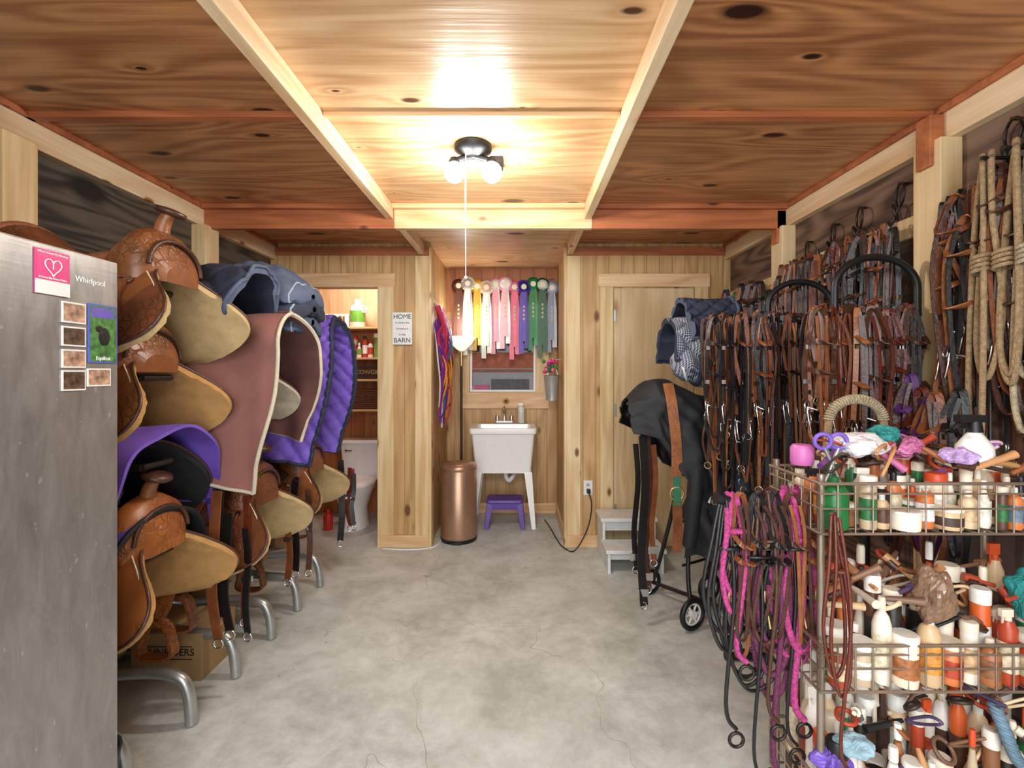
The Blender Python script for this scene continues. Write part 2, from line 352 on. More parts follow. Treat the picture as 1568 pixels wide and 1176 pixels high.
plight('bulb_light',(lx-.085,ly,2.23),19,.04); plight('bulb_light',(lx+.085,ly,2.23),19,.04)
plight('bathroom_light',(-1.45,4.35,2.25),16,.08,(1,.97,.93))
plight('torchiere_light',(-.53,4.50,1.85),6,.07)
alight('fill_light_high',(-.15,-.7,2.36),98,1.6,.9,(math.radians(20),0,0))  # added overhead fill behind the camera, no fixture there
alight('fill_light_low',(-.1,-1.5,1.2),74,2.8,2.0,(math.radians(97),0,0))  # added broad frontal fill, unseen; the rear is simply left open
w=bpy.data.worlds.new('world'); bpy.context.scene.world=w; w.use_nodes=True
w.node_tree.nodes['Background'].inputs[0].default_value=(.9,.96,1,1); w.node_tree.nodes['Background'].inputs[1].default_value=.8
# ---------------------------------------------------------------- fridge
mb=MB(); FX=-1.12
mb.box((-1.90,.52,.03),(FX-.07,1.345,1.69),M('#4a4847',.5,.3)); mb.box((FX-.06,.52,.06),(FX,1.35,1.705),STEEL)
mb.box((-1.85,.54,0),(FX-.1,1.33,.03),BLACK); mb.box((FX-.07,.525,.06),(FX-.06,1.345,1.69),BLACK)
mb.done('refrigerator',.006)
def magnet(name,y0,y1,z0,z1,border,fill,extra=None):
    mb=MB(); mb.box((FX+.0005,y0,z0),(FX+.003,y1,z1),border); b=.004; mb.box((FX+.003,y0+b,z0+b),(FX+.0036,y1-b,z1-b),fill)
    if extra: extra(mb)
    mb.done(name)
PINK=M('#e0347c',.4,var=.05); PH=M('#b08a72',.4,var=.7,sc=60); PH2=M('#5a4434',.4,var=.8,sc=70); GRN=M('#4a7a3a',.4,var=.7,sc=60)
def ex(mb):
    mb.box((FX+.003,1.115,1.585),(FX+.0038,1.201,1.618),WHITE)
    pts=[(FX+.0045,1.158+.021*math.sin(t)**3,1.652+.0014*(13*math.cos(t)-5*math.cos(2*t)-2*math.cos(3*t)-math.cos(4*t))) for t in [2*pi*i/24 for i in range(24)]]
    mb.tube(pts,.0014,WHITE,5,closed=True)
    text(mb,'When I Count My Blessings',.0068,(FX+.004,1.158,1.683),RSIDE,WHITE); text(mb,'I Count My Horse Twice',.0068,(FX+.004,1.158,1.624),RSIDE,WHITE); text(mb,'1',.02,(FX+.004,1.158,1.652),RSIDE,WHITE)
magnet('fridge_magnet_sign',1.115,1.201,1.585,1.69,PINK,PINK,ex)
for i,(a,b) in enumerate(((1.523,1.575),(1.465,1.514),(1.411,1.457),(1.354,1.405))):
    magnet('fridge_photo',1.181,1.246,a,b,WHITE,(PH,PH2)[i%2])
magnet('fridge_photo',1.25,1.322,1.363,1.41,WHITE,PH)
def ex2(mb):
    text(mb,'Equifest',.014,(FX+.004,1.297,1.437),RSIDE,WHITE); mb.box((FX+.0036,1.262,1.545),(FX+.004,1.332,1.572),M('#6a58b0',.4)); 
    mb.ball((FX+.004,1.30,1.495),.018,BLKL,sx=.05,sz=1.4); mb.ball((FX+.004,1.285,1.515),.012,BLKL,sx=.05,sz=.8)
magnet('fridge_flyer',1.254,1.343,1.425,1.58,M('#5a62c0',.4),GRN,ex2)
mb=MB(); text(mb,'Whirlpool',.021,(FX+.001,1.262,1.637),RSIDE,WHITE); mb.done('fridge_badge')
# ---------------------------------------------------------------- saddles
def saddle(name,loc,Lm,Ls,Fl,horn=True,fl=.42,sc=1.0,stirrup=True,english=False,fl_far=None,swm=None):
    mb=MB(); mb.X=Matrix.Translation(V(loc))@Matrix.Scale(sc,4); swm=swm or Lm
    def prof(t):
        a=abs(t); sg=1 if t>0 else -1
        y=.215*math.sin(pi/2*min(a*1.15,1))**.8+.035*a**3 if a>0 else 0
        z=-.34*(1-math.cos(pi/2*a))**.78 if a>0 else 0
        return sg*y,z
    def hxl(t,front=True):
        a=abs(t)
        if english: return (.24+.04*min(1,a*2))*math.sqrt(max(0.02,1-max(0,(a-.45)/.55)**2.6))
        e=min(1,max(0,(a-.15)/.5)); e=e*e*(3-2*e)
        return (.25+(.13 if front else .08)*e)*math.sqrt(max(0.01,1-max(0,(a-.62)/.38)**2.5))
    def fn(u,v):
        t=v*2-1; y,z=prof(t); k=u*2-1; x=k*hxl(t,k>0)+(.05*abs(t) if english else .015)
        fy=.035*max(0,k)**2*min(1,abs(t)*1.5)*(1 if t>0 else -1)
        return (x,y+fy,z-.01*math.cos(u*2*pi)*(1-abs(t)))
    O=mb.shell(fn,31,51,.020,Lm,Fl,Fl,idisp=lambda p:.006+.008*noise.noise(V(p)*38+V(loc)))
    mb.tube(O[-1],.0055,L_DK,6); mb.tube(O[0],.0055,L_DK,6)
    if not english:
        def fnj(u,v):
            t=(v*2-1)*.82; y,z=prof(t); k=u*2-1; x=k*hxl(t*1.18,k>0)*.86+.005
            return (x,y+(.009 if t>0 else -.009),z+.006)
        O2=mb.shell(fnj,25,31,.004,swm,Lm,L_DK); mb.tube(O2[-1],.0025,CREAM,5); mb.tube(O2[0],.003,L_DK,5)
    def fn2(u,v):
        t=(v*2-1)*.62; y,z=prof(t); x=-.04+(u*2-1)*.25*math.sqrt(max(.03,1-abs(v*2-1)**2.8)); n=.020
        return (x,y*1.08,z+n)
    O3=mb.shell(fn2,19,21,.006,Ls,Lm,L_DK)
    T=[(-.305,.15,-.02),(-.285,.165,.05),(-.262,.172,.135),(-.235,.168,.135),(-.16,.142,.065),(-.03,.122,.035),(.08,.118,.05),(.145,.14,.095),(.19,.165,.13),(.235,.158,.115),(.27,.12,.03),(.285,.08,-.01)]
    if english: T=[(-.26,.11,-.01),(-.235,.13,.05),(-.21,.125,.07),(-.12,.105,.03),(0,.09,.015),(.1,.09,.03),(.16,.085,.06),(.19,.07,.055),(.215,.05,.0)]
    x0,x1=T[0][0],T[-1][0]; rg=[]
    n=26
    for i in range(n+1):
        x=x0+(x1-x0)*i/n; w_,zt=interp(T,x); zb=-.075 if not english else -.04; row=[]
        for j in range(17):
            a=pi*j/16; y=w_*math.cos(a); row.append(V((x,y,zb+(zt-zb)*(math.sin(a)**.6 if 0<j<16 else 0))))
        rg.append(row)
    k=n*5//10
    mb.rings(rg[:k//2+1],Lm,closed=False,cap=True); mb.rings(rg[k//2:k+6],Ls,closed=False,cap=False); mb.rings(rg[k+5:],swm,closed=False,cap=True)
    if not english:
        mb.tube([V((-.262,.174*math.cos(a),-.075+.215*math.sin(a)**.6)) for a in [pi*(.08+.84*i/18) for i in range(19)]],.011,Ls,7)
        mb.tube([V((.262,.135*math.cos(a),-.06+.14*math.sin(a)**.7)) for a in [pi*(.05+.9*i/14) for i in range(15)]],.008,L_DK,6)
    if horn:
        mb.tube(cr([(.205,0,.10),(.215,0,.15),(.235,0,.185)],5),.028,Ls,10,r2=.02)
        Q=Matrix.Rotation(math.radians(18),3,'Y'); mb.lathe([(.012,-.012),(.046,-.008),(.052,.0),(.048,.010),(.02,.015)],(.24,0,.19),L_DK,18,Q)
    for sg in (-1,1):
        L_=fl if sg<0 else (fl_far if fl_far is not None else fl)
        if L_>0:
            base=[(0.02,sg*.15,-.04),(.02,sg*.235,-.13),(.025,sg*.285,-.25),(.03,sg*.295,-.25-L_*.5),(.03,sg*.285,-.25-L_)]
            P=cr(base,5)
            mb.strap(P,.1,.008,Lm,(1,0,0),wf=lambda t:.075+.11*math.exp(-((t-.58)/.2)**2)-(.03 if t>.85 else 0))
            e=P[-1]
            if stirrup:
                S=[(0,0,.03),(.045,0,.0),(.062,0,-.06),(.066,0,-.115),(.0,0,-.13),(-.066,0,-.115),(-.062,0,-.06),(-.045,0,.0)]
                pts=cr([e+V(p) for p in S],4,closed=True); pts.append(pts[0]); 
                mb.strap(pts,.05,.012,Lm,(0,1,0))
        if english: continue
        for (cx,t) in ((.23,.42),(-.24,.42),(.2,.7),(-.2,.72)):
            y,z=prof(sg*t); 
            nrm=V((0,y,-z*.1+.12)).normalized(); c=V((cx,y,z))+nrm*.022
            mb.tube([c,c+nrm*.005],.014,CHROME,10)
            if sg<0: mb.strap([c+nrm*.006,c+V((0,sg*.035,-.05)),c+V((.01,sg*.05,-.12))],.007,.003,L_BR,(1,0,0))
        if sg<0:
            y,z=prof(sg*.5); mb.torus((.18,y+sg*.028,z),.028,.005,CHROME,n=(0,1,.3)); mb.strap(cr([(.18,y+sg*.03,z-.02),(.19,y+sg*.06,z-.12),(.17,y+sg*.06,z-.22),(.18,y+sg*.055,z-.30)],4),.035,.005,L_TAN,(1,0,0))
    return mb.done(name)
CX=-1.53
saddle('western_saddle',(CX+.02,1.76,1.79),T_BR,L_MID,FLEECE,fl=0,fl_far=0,swm=T_MID)
saddle('western_saddle',(CX-.05,1.75,1.475),T_MID,L_BR,FLEECE2,fl=.0,fl_far=.0)
saddle('english_saddle',(CX-.10,1.78,1.16),BLKL,BLKL,FLEECEB,horn=False,fl=0,fl_far=0,english=True,sc=1.08)
saddle('western_saddle',(CX-.03,1.76,.83),T_TAN,L_MID,FLEECE2,fl=.16,fl_far=.26,swm=T_TAN)
saddle('western_saddle',(CX+.02,2.38,.84),T_BR,L_DK,FLEECE,fl=.18,fl_far=.26)
saddle('western_saddle',(CX,3.0,.86),T_MID,L_DK,FLEECE,fl=.15,fl_far=.2)
saddle('western_saddle',(CX,2.38,1.44),T_BR,L_BR,FLEECEW,horn=False,fl=0,fl_far=0,sc=.9)
saddle('western_saddle',(CX,3.0,1.46),T_BR,L_DK,FLEECEB,horn=False,fl=0,fl_far=0,sc=.85)
for yc,zs in ((1.76,(1.79,1.475,1.16,.83)),(2.38,(.84,1.44)),(3.0,(.86,1.46))):
    mb=MB()
    mb.cyl((-1.86,yc,.02),(-1.86,yc,max(zs)-.08),.022,GALV)
    for z in zs:
        for d in (-.07,.07): mb.tube(cr([(-1.86,yc,z-.12),(-1.82,yc+d,z-.095),(-1.5,yc+d,z-.095),(-1.32,yc+d,z-.095)],4),.012,DKMET)
        mb.cyl((-1.32,yc-.07,z-.095),(-1.32,yc+.07,z-.095),.011,DKMET)
    for d in (-.16,.16):
        mb.tube(cr([(-1.86,yc,.30),(-1.75,yc+d*.6,.22),(-1.50,yc+d,.205),(-1.36,yc+d,.19),(-1.315,yc+d,.13),(-1.30,yc+d,.005)],5),.023,GALV,10)
    mb.cyl((-1.94,yc-.25,.022),(-1.94,yc+.25,.022),.02,GALV); mb.cyl((-1.94,yc,.022),(-1.86,yc,.022),.018,GALV)
    mb.done('saddle_rack')
def drape(name,x0,x1,yc,hw,zt,drop,mo,mi_,quilt=0,pip=None,seed=0,backdrop=.7,flare=.06,farscale=1.0,bell=0,pr=.009,bulge=0,wr=1,both=False):
    mb=MB(); arc=hw*pi/2*.9
    tot=arc+drop
    def fn(u,v):
        t=v*2-1; a=abs(t); sg=1 if t>0 else -1
        fs=farscale if sg>0 else 1
        s_=a*(arc+(drop*fs)*(backdrop+(1-backdrop)*u)) 
        if s_<arc:
            th=s_/arc*pi/2; y=hw*math.sin(th); z=zt-hw*.75*(1-math.cos(th))
        else:
            d=s_-arc; y=hw+flare*math.sin(min(1,d/drop)*2.2); z=zt-hw*.75-d
        x=x0+(x1-x0)*u
        x+= -.10*max(0,a-.55)**1.5*u*2
        x+= bulge*u*math.sin(min(1,a*1.15)*pi)
        y-= .5*bulge*u**4
        w=noise.noise(V((x*3,t*2.5+seed,seed)))*.035*min(1,a*2)*wr+math.sin(x*22+t*3+seed)*.010*a*wr+noise.noise(V((x*9,t*1.2,seed+4)))*.02*a*wr
        return (x,yc+sg*(y+w),z+noise.noise(V((x*4,seed,t*3)))*.02)
    disp=None
    if quilt:
        def disp(u,v):
            p=u*(x1-x0)/quilt; q=(v*2)*tot/quilt
            return .020*min(1,1.5*(abs(math.sin((p+q)*pi))*abs(math.sin((p-q)*pi)))**.55)
    O=mb.shell(fn,60,140,.012,mo,mi_,pip or mo,disp,both)
    if pip:
        mb.tube(O[-1],pr,pip,6); mb.tube([r[0] for r in O],pr*.9,pip,6); mb.tube([r[-1] for r in O],pr*.9,pip,6)
    return mb.done(name)
drape('saddle_cover',-1.90,-1.10,2.33,.25,1.68,.62,MAUVE,MAUVEI,pip=FLEECEW,seed=2,backdrop=.62,farscale=.74,bulge=.05,flare=.05,wr=1.3)
drape('quilted_saddle_blanket',-1.90,-1.14,2.98,.20,1.72,.70,PURP,PURP,quilt=.105,pip=NAVYD,seed=5,backdrop=.85,farscale=1.0,bulge=.06,both=True,pr=.012)
drape('purple_saddle_pad',-1.88,-1.25,1.77,.26,1.20,.16,PURP,PURPD,seed=9,flare=.03,wr=1.5,quilt=0)
drape('black_saddle_pad',-1.86,-1.30,1.76,.245,.895,.16,PURPD,BLKCL,seed=19,flare=.03,wr=1.2,pip=BLKCL)
def folded(name,c,sx,sy,h,mats,layers=4,seed=0,quilt=.07,pip=None,tilt=0,q_=.012):
    mb=MB(); c=V(c); z=0
    for k in range(layers):
        th=h/layers; m=mats[k%len(mats)]; r=R.uniform(-.15,.15); ox,oy=R.uniform(-.03,.03),R.uniform(-.02,.02)
        def fn(u,v,th=th,z=z,r=r,k=k):
            a=2*pi*v; X=(u*2-1)*sx/2; e=(1-abs(u*2-1)**5)**.4*.9+.1
            yy=math.cos(a); zz=math.sin(a)
            Y=(abs(yy)**.7)*(1 if yy>0 else -1)*sy/2*e; Z=z+th/2+(abs(zz)**.8)*(1 if zz>0 else -1)*th*.6*e
            droop=-1.3*(X/sx*1.4)**2*.12-1.3*(Y/sy*1.5)**2*.10
            nz=noise.noise(V((X*7,Y*7,seed+k)))*.03
            q=q_*(abs(math.sin((X+Y)*pi/quilt))*abs(math.sin((X-Y)*pi/quilt)))**.6*(1 if zz>0 else -1)
            Xr=X*math.cos(r)-Y*math.sin(r)+ox; Yr=X*math.sin(r)+Y*math.cos(r)+oy
            return (c.x+Xr,c.y+Yr,c.z+Z+droop+nz+q+tilt*X)
        mb.shell(fn,50,70,.004,m)
        if pip:
            mb.tube([V(fn(.93,j/50))+V((.003,0,0)) for j in range(50)],.006,pip,5,closed=True)
        z+=th*.92
    return mb.done(name)
drape('denim_saddle_pad',-1.52,-1.14,2.16,.13,1.86,.15,NAVYD,NAVYD,seed=3,flare=.06,pip=NAVY,backdrop=1,wr=1.4,quilt=.2)
folded('quilted_pad_stack',(-1.32,2.56,1.71),.50,.40,.24,(NAVY,NAVYD,NAVY),3,4,pip=M('#8f9ca6',.8),tilt=-.10,quilt=.09,q_=.018)
def hanging_straps(name,items):
    mb=MB()
    for (x,y,z,l,w,m) in items:
        P=cr([(x,y,z),(x+R.uniform(-.015,.015),y+R.uniform(-.015,.015),z-l*.35),(x+R.uniform(-.02,.02),y+R.uniform(-.02,.02),z-l*.7),(x+R.uniform(-.01,.01),y,z-l)],5)
        mb.strap(P,w,.006,m,(1,R.uniform(-.4,.4),0)); 
        mb.torus(P[-1]+V((0,0,-.02)),.02,.004,CHROME,n=(R.uniform(-.3,.3),1,0)); mb.box(P[7]-V((w*.6,.008,.012)),P[7]+V((w*.6,.008,.012)),CHROME)
    return mb.done(name)
hanging_straps('hanging_girth_straps',[(-1.24,2.06,.80,.50,.045,BLKL),(-1.19,2.10,.72,.45,.035,BLKL),(-1.27,2.03,.9,.62,.05,L_BR),(-1.22,2.16,.85,.55,.03,L_RED),(-1.29,2.07,.95,.6,.05,BLKL),(-1.31,2.05,1.1,.5,.03,PURPD)])
hanging_straps('hanging_girth_straps',[(-1.24,2.68,.80,.50,.045,BLKL),(-1.19,2.72,.74,.45,.03,L_DK),(-1.26,2.62,.7,.42,.04,L_BR)])
hanging_straps('hanging_girth_straps',[(-1.22,3.30,.80,.55,.04,BLKL),(-1.17,3.34,.74,.40,.03,L_RED),(-1.14,3.33,.7,.35,.03,BLKL),(-1.18,3.4,.72,.36,.04,M('#7a1c30',.6))])
mb=MB(); mb.box((-1.76,2.19,0),(-1.44,2.45,.215),M('#9a7a52',.8,var=.1)); text(mb,'SCHNEIDERS',.045,(-1.60,2.188,.13),RFRONT,BLACK); mb.box((-1.72,2.187,.155),(-1.48,2.19,.158),BLACK); mb.box((-1.72,2.187,.098),(-1.48,2.19,.101),BLACK); mb.box((-1.615,2.188,.2155),(-1.585,2.45,.2165),M('#c8a878',.4)); mb.done('cardboard_box',.003)
mb=MB(); mb.lathe([(.08,0),(.10,.02),(.115,.20),(.12,.22),(.11,.22),(.09,.03)],(-1.36,1.47,0),M('#2a3038',.5),20); mb.done('rubber_bucket')
# ---------------------------------------------------------------- alcove items
mb=MB()
def rrect(cx,cy,hxx,hy,z,r=.03,n=5):
    out=[]
    for (sx,sy,a0) in ((1,1,0),(-1,1,pi/2),(-1,-1,pi),(1,-1,1.5*pi)):
        for i in range(n+1):
            a=a0+pi/2*i/n; out.append(V((cx+sx*(hxx-r)+r*math.cos(a),cy+sy*(hy-r)+r*math.sin(a),z)))
    return out
sx_,sy_=-.145,4.55
mb.rings([rrect(sx_,sy_,.25,.20,.49),rrect(sx_,sy_,.285,.235,.84),rrect(sx_,sy_,.288,.238,.845),rrect(sx_,sy_,.300,.25,.85),rrect(sx_,sy_,.302,.252,.895),rrect(sx_,sy_,.292,.242,.90),rrect(sx_,sy_-.03,.255,.185,.895),rrect(sx_,sy_-.03,.22,.15,.54)],WHITEG)
for a in (-1,1):
    for b in (-1,1):
        mb.rings([[V((sx_+a*.275+x,sy_+b*.225+y,0)) for x,y in ((-.018,-.018),(.018,-.018),(.018,.018),(-.018,.018))],[V((sx_+a*.225+x,sy_+b*.18+y,.50)) for x,y in ((-.035,-.025),(.035,-.025),(.035,.025),(-.035,.025))]],WHITEG,smooth=False)
mb.tube(cr([(sx_+.02,sy_,.5),(sx_+.02,sy_,.42),(sx_+.05,sy_,.38),(sx_+.09,sy_+.02,.42),(sx_+.12,sy_+.15,.42)],5),.02,WHITE)
mb.done('utility_sink',.004)
mb=MB(); fy=4.74
mb.box((sx_-.08,fy-.025,.90),(sx_+.08,fy+.025,.925),CHROME)
for d in (-.07,.07): mb.lathe([(.018,.925),(.02,.96),(.015,.975)],(sx_+d,fy,0),CHROME,12)
mb.tube(cr([(sx_,fy,.92),(sx_,fy,1.0),(sx_,fy-.04,1.06),(sx_,fy-.10,1.05),(sx_,fy-.13,1.0)],6),.011,CHROME); mb.done('sink_faucet')
def bottle(mb,x,y,z,r,h,mb_,mc,style=0,label=None,seg=14):
    if style==0: prof=[(r*.9,0),(r,.01),(r,h*.68),(r*.75,h*.78),(r*.35,h*.84)]; 
    elif style==1: prof=[(r*.95,0),(r,.01),(r,h*.82),(r*.9,h*.85)]
    elif style==2: prof=[(r*.8,0),(r,.015),(r*.95,h*.45),(r*.7,h*.6),(r*.35,h*.8)]
    else: prof=[(r*.85,0),(r,h*.05),(r*.9,h*.5),(r*.98,h*.75),(r*.5,h*.85)]
    mb.lathe([(a,b+z) for a,b in prof],(x,y,0),mb_,seg)
    if style==1: mb.lathe([(r*1.05,z+h*.83),(r*1.07,z+h*.98),(r*.9,z+h)],(x,y,0),mc,seg)
    elif style==3:
        mb.lathe([(r*.4,z+h*.84),(r*.4,z+h*.9)],(x,y,0),mc,seg); mb.box((x-r*.9,y-r*.25,z+h*.9),(x+r*.5,y+r*.25,z+h),mc); mb.box((x-r*.7,y-r*.1,z+h*.78),(x-r*.55,y+r*.1,z+h*.9),mc)
    else: mb.lathe([(r*.42,z+h*.83),(r*.42,z+h*.97),(r*.34,z+h)],(x,y,0),mc,seg)
    if label: mb.lathe([(r*1.02,z+h*.18),(r*1.02,z+h*.58)],(x,y,0),label,seg,cap=False)
mb=MB(); bottle(mb,.02,4.72,.90,.035,.2,M('#d9ddd4',.2,var=.05),WHITE,3); mb.done('soap_bottle')
mb=MB(); mb.lathe([(.15,0),(.152,.03)],(-.507,4.06,0),BLACK,36); mb.lathe([(.148,.03),(.15,.05),(.15,.58),(.146,.585),(.146,.59),(.152,.595),(.152,.62),(.13,.64),(.06,.648)],(-.507,4.06,0),BRONZE,40); mb.box((-.54,3.89,.01),(-.475,3.94,.025),BLACK); mb.done('trash_can')
mb=MB(); tx,ty=-.545,4.56
mb.lathe([(.12,0),(.12,.015),(.03,.03)],(tx,ty,0),DKMET,24); mb.cyl((tx,ty,.02),(tx,ty,1.46),.011,DKMET); mb.cyl((tx,ty,1.46),(tx,ty,1.62),.017,GOLDW)
mb.lathe([(.02,1.60),(.05,1.62),(.10,1.67),(.135,1.735),(.128,1.735),(.09,1.675),(.03,1.63)],(tx,ty,0),M('#fbf3df',.4,emit=.8,var=0),28,cap=False); mb.ball((tx,ty,1.66),.03,BULB); mb.done('floor_lamp')
mb=MB(); PL=M('#5a3c92',.4,var=.08)
px0,py0=-.13,4.42
mb.rings([rrect(px0,py0,.165,.11,.225,.03),rrect(px0,py0,.17,.115,.235,.03),rrect(px0,py0,.165,.11,.255,.03),rrect(px0,py0,.15,.095,.258,.03)],PL)
for a in (-1,1):
    for b in (-1,1): mb.rings([[V((px0+a*.165+x,py0+b*.12+y,0)) for x,y in ((-.018,-.015),(.018,-.015),(.018,.015),(-.018,.015))],[V((px0+a*.13+x,py0+b*.085+y,.235)) for x,y in ((-.03,-.02),(.03,-.02),(.03,.02),(-.03,.02))]],PL,smooth=False)
    mb.box((px0-.13,py0+a*.10-.008,.17),(px0+.13,py0+a*.10+.008,.23),PL)
mb.done('step_stool_plastic',.004)
cols=['#5a2e1c','#e4e0d8','#d8a428','#e8e4d8','#e89aa8','#f0b8bc','#e46a80','#5a3aa8','#1f7a3c','#2c5a3a','#8c96a8']
cols2=['#7a4a30','#b8b4ac','#f0d060','#e8c0a0','#f4e8e4','#ffffff','#f0a0b0','#3a2a80','#30a050','#d8e0d0','#c8d0dc']
mb=MB(); mb.tube([(-.62,4.70,2.30),(-.15,4.70,2.275),(.34,4.70,2.30)],.003,BLACK,5)
mb.done('rosette_string')
for i,c in enumerate(cols):
    m1=M(c,.45,var=.12); m2=M(cols2[i],.45,var=.12); x=-.585+i*.090; y=4.68-.012*(i%2); z=2.235+.02*math.sin(i*1.7)
    mb=MB()
    for rad,mm,yo in ((.07,m1,0),(.05,m2,-.012)):
        n=48; inner=[V((x+.02*math.cos(2*pi*k/n),y+yo,z+.02*math.sin(2*pi*k/n))) for k in range(n)]
        outer=[V((x+rad*math.cos(2*pi*k/n),y+yo+(.008 if k%2 else -.008),z+rad*math.sin(2*pi*k/n))) for k in range(n)]
        mb.add(inner+outer,[(k,(k+1)%n,n+(k+1)%n,n+k) for k in range(n)],mm)
    mb.tube([(x,y-.02,z),(x,y-.026,z)],.026,M('#e8dcc0',.4),20); mb.tube([(x,y,z+.05),(x,4.70,2.285)],.002,BLACK,4)
    ln=.66+.04*math.sin(i*2.3)
    for k,(dx,mm,l) in enumerate(((-.024,m1,ln),(.024,m2 if i%3 else m1,ln-.05),(0,m1,ln-.12))):
        mb.strap([(x+dx*.3,y-.004*k,z-.03),(x+dx,y-.006-.004*k,z-.2),(x+dx*1.2,y-.004*k,z-l*.7),(x+dx*1.1,y-.004*k-.01,z-l)],.044,.0015,mm,(1,0,0))
    for q in range(4): mb.box((x-.008,y-.016,z-.20-.04*q),(x+.008,y-.0155,z-.18-.04*q),M('#c8b070',.4))
    mb.done('award_rosette')
mb=MB(); cc=['#d03048','#7a2a8a','#e8a030','#5a2a8a','#e8e4e0','#b03060','#e05090','#202020','#4080b0','#a02030','#c84060']
for i in range(60):
    y=3.98+R.random()*.46; z=2.0-R.random()*.25; l=.30+R.random()*.6; m=M(cc[i%11],.5)
    mb.strap(cr([(-.695,y,z),(-.66+R.uniform(-.02,.05),y+R.uniform(-.03,.03),z-l*.4),(-.65+R.uniform(-.03,.05),y+R.uniform(-.03,.03),z-l*.7),(-.66,y,z-l)],4),.012+.010*R.random(),.004,m,(.6,1,.2))
    if i%3==0: mb.ball((-.65+R.uniform(-.02,.03),y,z-l),.014,m,seg=6)
mb.box((-.718,3.98,1.97),(-.70,4.46,2.01),LUM)
mb.done('hanging_lanyards')
mb=MB(); mb.lathe([(.05,1.15),(.07,1.37),(.075,1.375),(.06,1.36)],(.29,4.3,0),M('#b8b8b4',.4,.5),16); mb.strap(cr([(.25,4.3,1.36),(.30,4.3,1.52),(.345,4.3,1.36)],5),.008,.004,GALV,(0,1,0)); mb.cyl((.29,4.3,1.50),(.375,4.3,1.52),.004,GALV)
for i in range(26):
    a=R.random()*6.3; r=R.random()*.09; mb.ball((.265+r*math.cos(a)*.8,4.28+r*math.sin(a),1.40+R.random()*.1),.018,M(['#e0307a','#f06aa0','#3a7a34','#b02a90'][i%4],.6),seg=7)
mb.done('flower_planter')
mb=MB(); mb.box((-1.007,YB-.035,1.62),(-.85,YB-.019,1.875),WHITE)
for k,(t,s) in enumerate((('HOME',.05),('is where the',.022),('horses are',.022),('in the',.024),('BARN',.052))): text(mb,t,s,(-.928,YB-.037,1.84-k*.047),RFRONT,BLACK)
mb.done('home_sign')
mb=MB(); mb.box((.515,YB-.008,.42),(.585,YB-.0005,.535),WHITE)
for z in (.455,.50): mb.box((.535,YB-.010,z-.012),(.565,YB-.008,z+.012),M('#c8c4bc',.4)); mb.box((.542,YB-.0105,z-.006),(.545,YB-.01,z+.006),BLACK); mb.box((.555,YB-.0105,z-.006),(.558,YB-.01,z+.006),BLACK)
mb.done('electrical_outlet')
mb=MB(); mb.box((.538,YB-.05,.44),(.565,YB-.011,.47),BLACK); mb.tube(cr([(.55,YB-.05,.45),(.57,YB-.07,.36),(.55,YB-.08,.22),(.50,YB-.09,.10),(.42,YB-.12,.01),(.345,YB+.0,.006),(.31,YB+.2,.006),(.28,YB+.45,.006),(.24,YB+.7,.006)],6),.005,BLACK,6); mb.done('power_cord')
mb=MB(); mb.tube(cr([(-1.08,3.82,.006),(-.95,3.80,.006),(-.82,3.80,.006),(-.72,3.83,.006),(-.66,3.9,.006),(-.64,4.1,.006)],6),.006,WHITE,6); mb.done('extension_cord')
mb=MB(); GREY=M('#dcdcda',.6,var=.1)
mb.box((.60,3.55,.30),(1.02,3.80,.325),GREY); mb.box((.60,3.33,.145),(1.02,3.56,.17),GREY)
for x in (.615,.985): mb.box((x,3.56,0),(x+.02,3.79,.30),GREY); mb.box((x,3.35,0),(x+.02,3.56,.145),GREY)
mb.box((.635,3.60,.22),(.985,3.615,.29),GREY); mb.box((.635,3.40,.08),(.985,3.41,.14),GREY)
mb.done('wooden_step_stool',.003)
# ---------------------------------------------------------------- bathroom
mb=MB(); cx,cy=-1.50,4.36
def ell(cx,cy,rx,ry,z,n=28): return [V((cx+rx*math.cos(2*pi*i/n),cy+ry*math.sin(2*pi*i/n),z)) for i in range(n)]
mb.rings([ell(cx,cy+.06,.12,.19,0),ell(cx,cy+.06,.11,.17,.05),ell(cx,cy+.05,.105,.15,.17),ell(cx,cy+.02,.15,.20,.29),ell(cx,cy,.185,.235,.37),ell(cx,cy,.19,.24,.39)],WHITEG)
mb.rings([ell(cx,cy,.195,.245,.392),ell(cx,cy,.20,.25,.40),ell(cx,cy,.195,.245,.425),ell(cx,cy,.15,.2,.432)],WHITEG)
mb.rings([rrect(cx,4.68,.18,.085,.38),rrect(cx,4.68,.205,.095,.72)],WHITEG); mb.rings([rrect(cx,4.675,.215,.105,.72),rrect(cx,4.675,.218,.108,.735),rrect(cx,4.675,.21,.10,.755)],WHITEG)
mb.box((cx-.12,4.5,.30),(cx+.12,4.64,.40),WHITEG); mb.cyl((cx-.14,4.585,.66),(cx-.14,4.565,.66),.01,CHROME); mb.box((cx-.145,4.56,.655),(cx-.08,4.57,.665),CHROME)
mb.done('toilet')
mb=MB()
for z in (1.83,1.54,1.335,1.05): mb.box((-1.95,4.55,z-.02),(-1.12,YA-.002,z),LUMX)
mb.box((-1.14,4.55,1.0),(-1.12,YA-.002,2.1),LUMV); mb.box((-1.97,4.55,1.0),(-1.95,YA-.002,2.1),LUMV)
mb.done('bathroom_shelf',.002)
mb=MB()
bottle(mb,-1.55,4.64,1.83,.07,.27,WHITEG,WHITE,0,M('#6aa83a',.4)); mb.torus((-1.48,4.6,2.0),.03,.008,WHITEG)
for i in range(5): bottle(mb,-1.86+i*.05,4.66,1.83,.025,.13,M(['#7a5028','#e8e4dc','#4a80a0'][i%3],.3),WHITE,1)
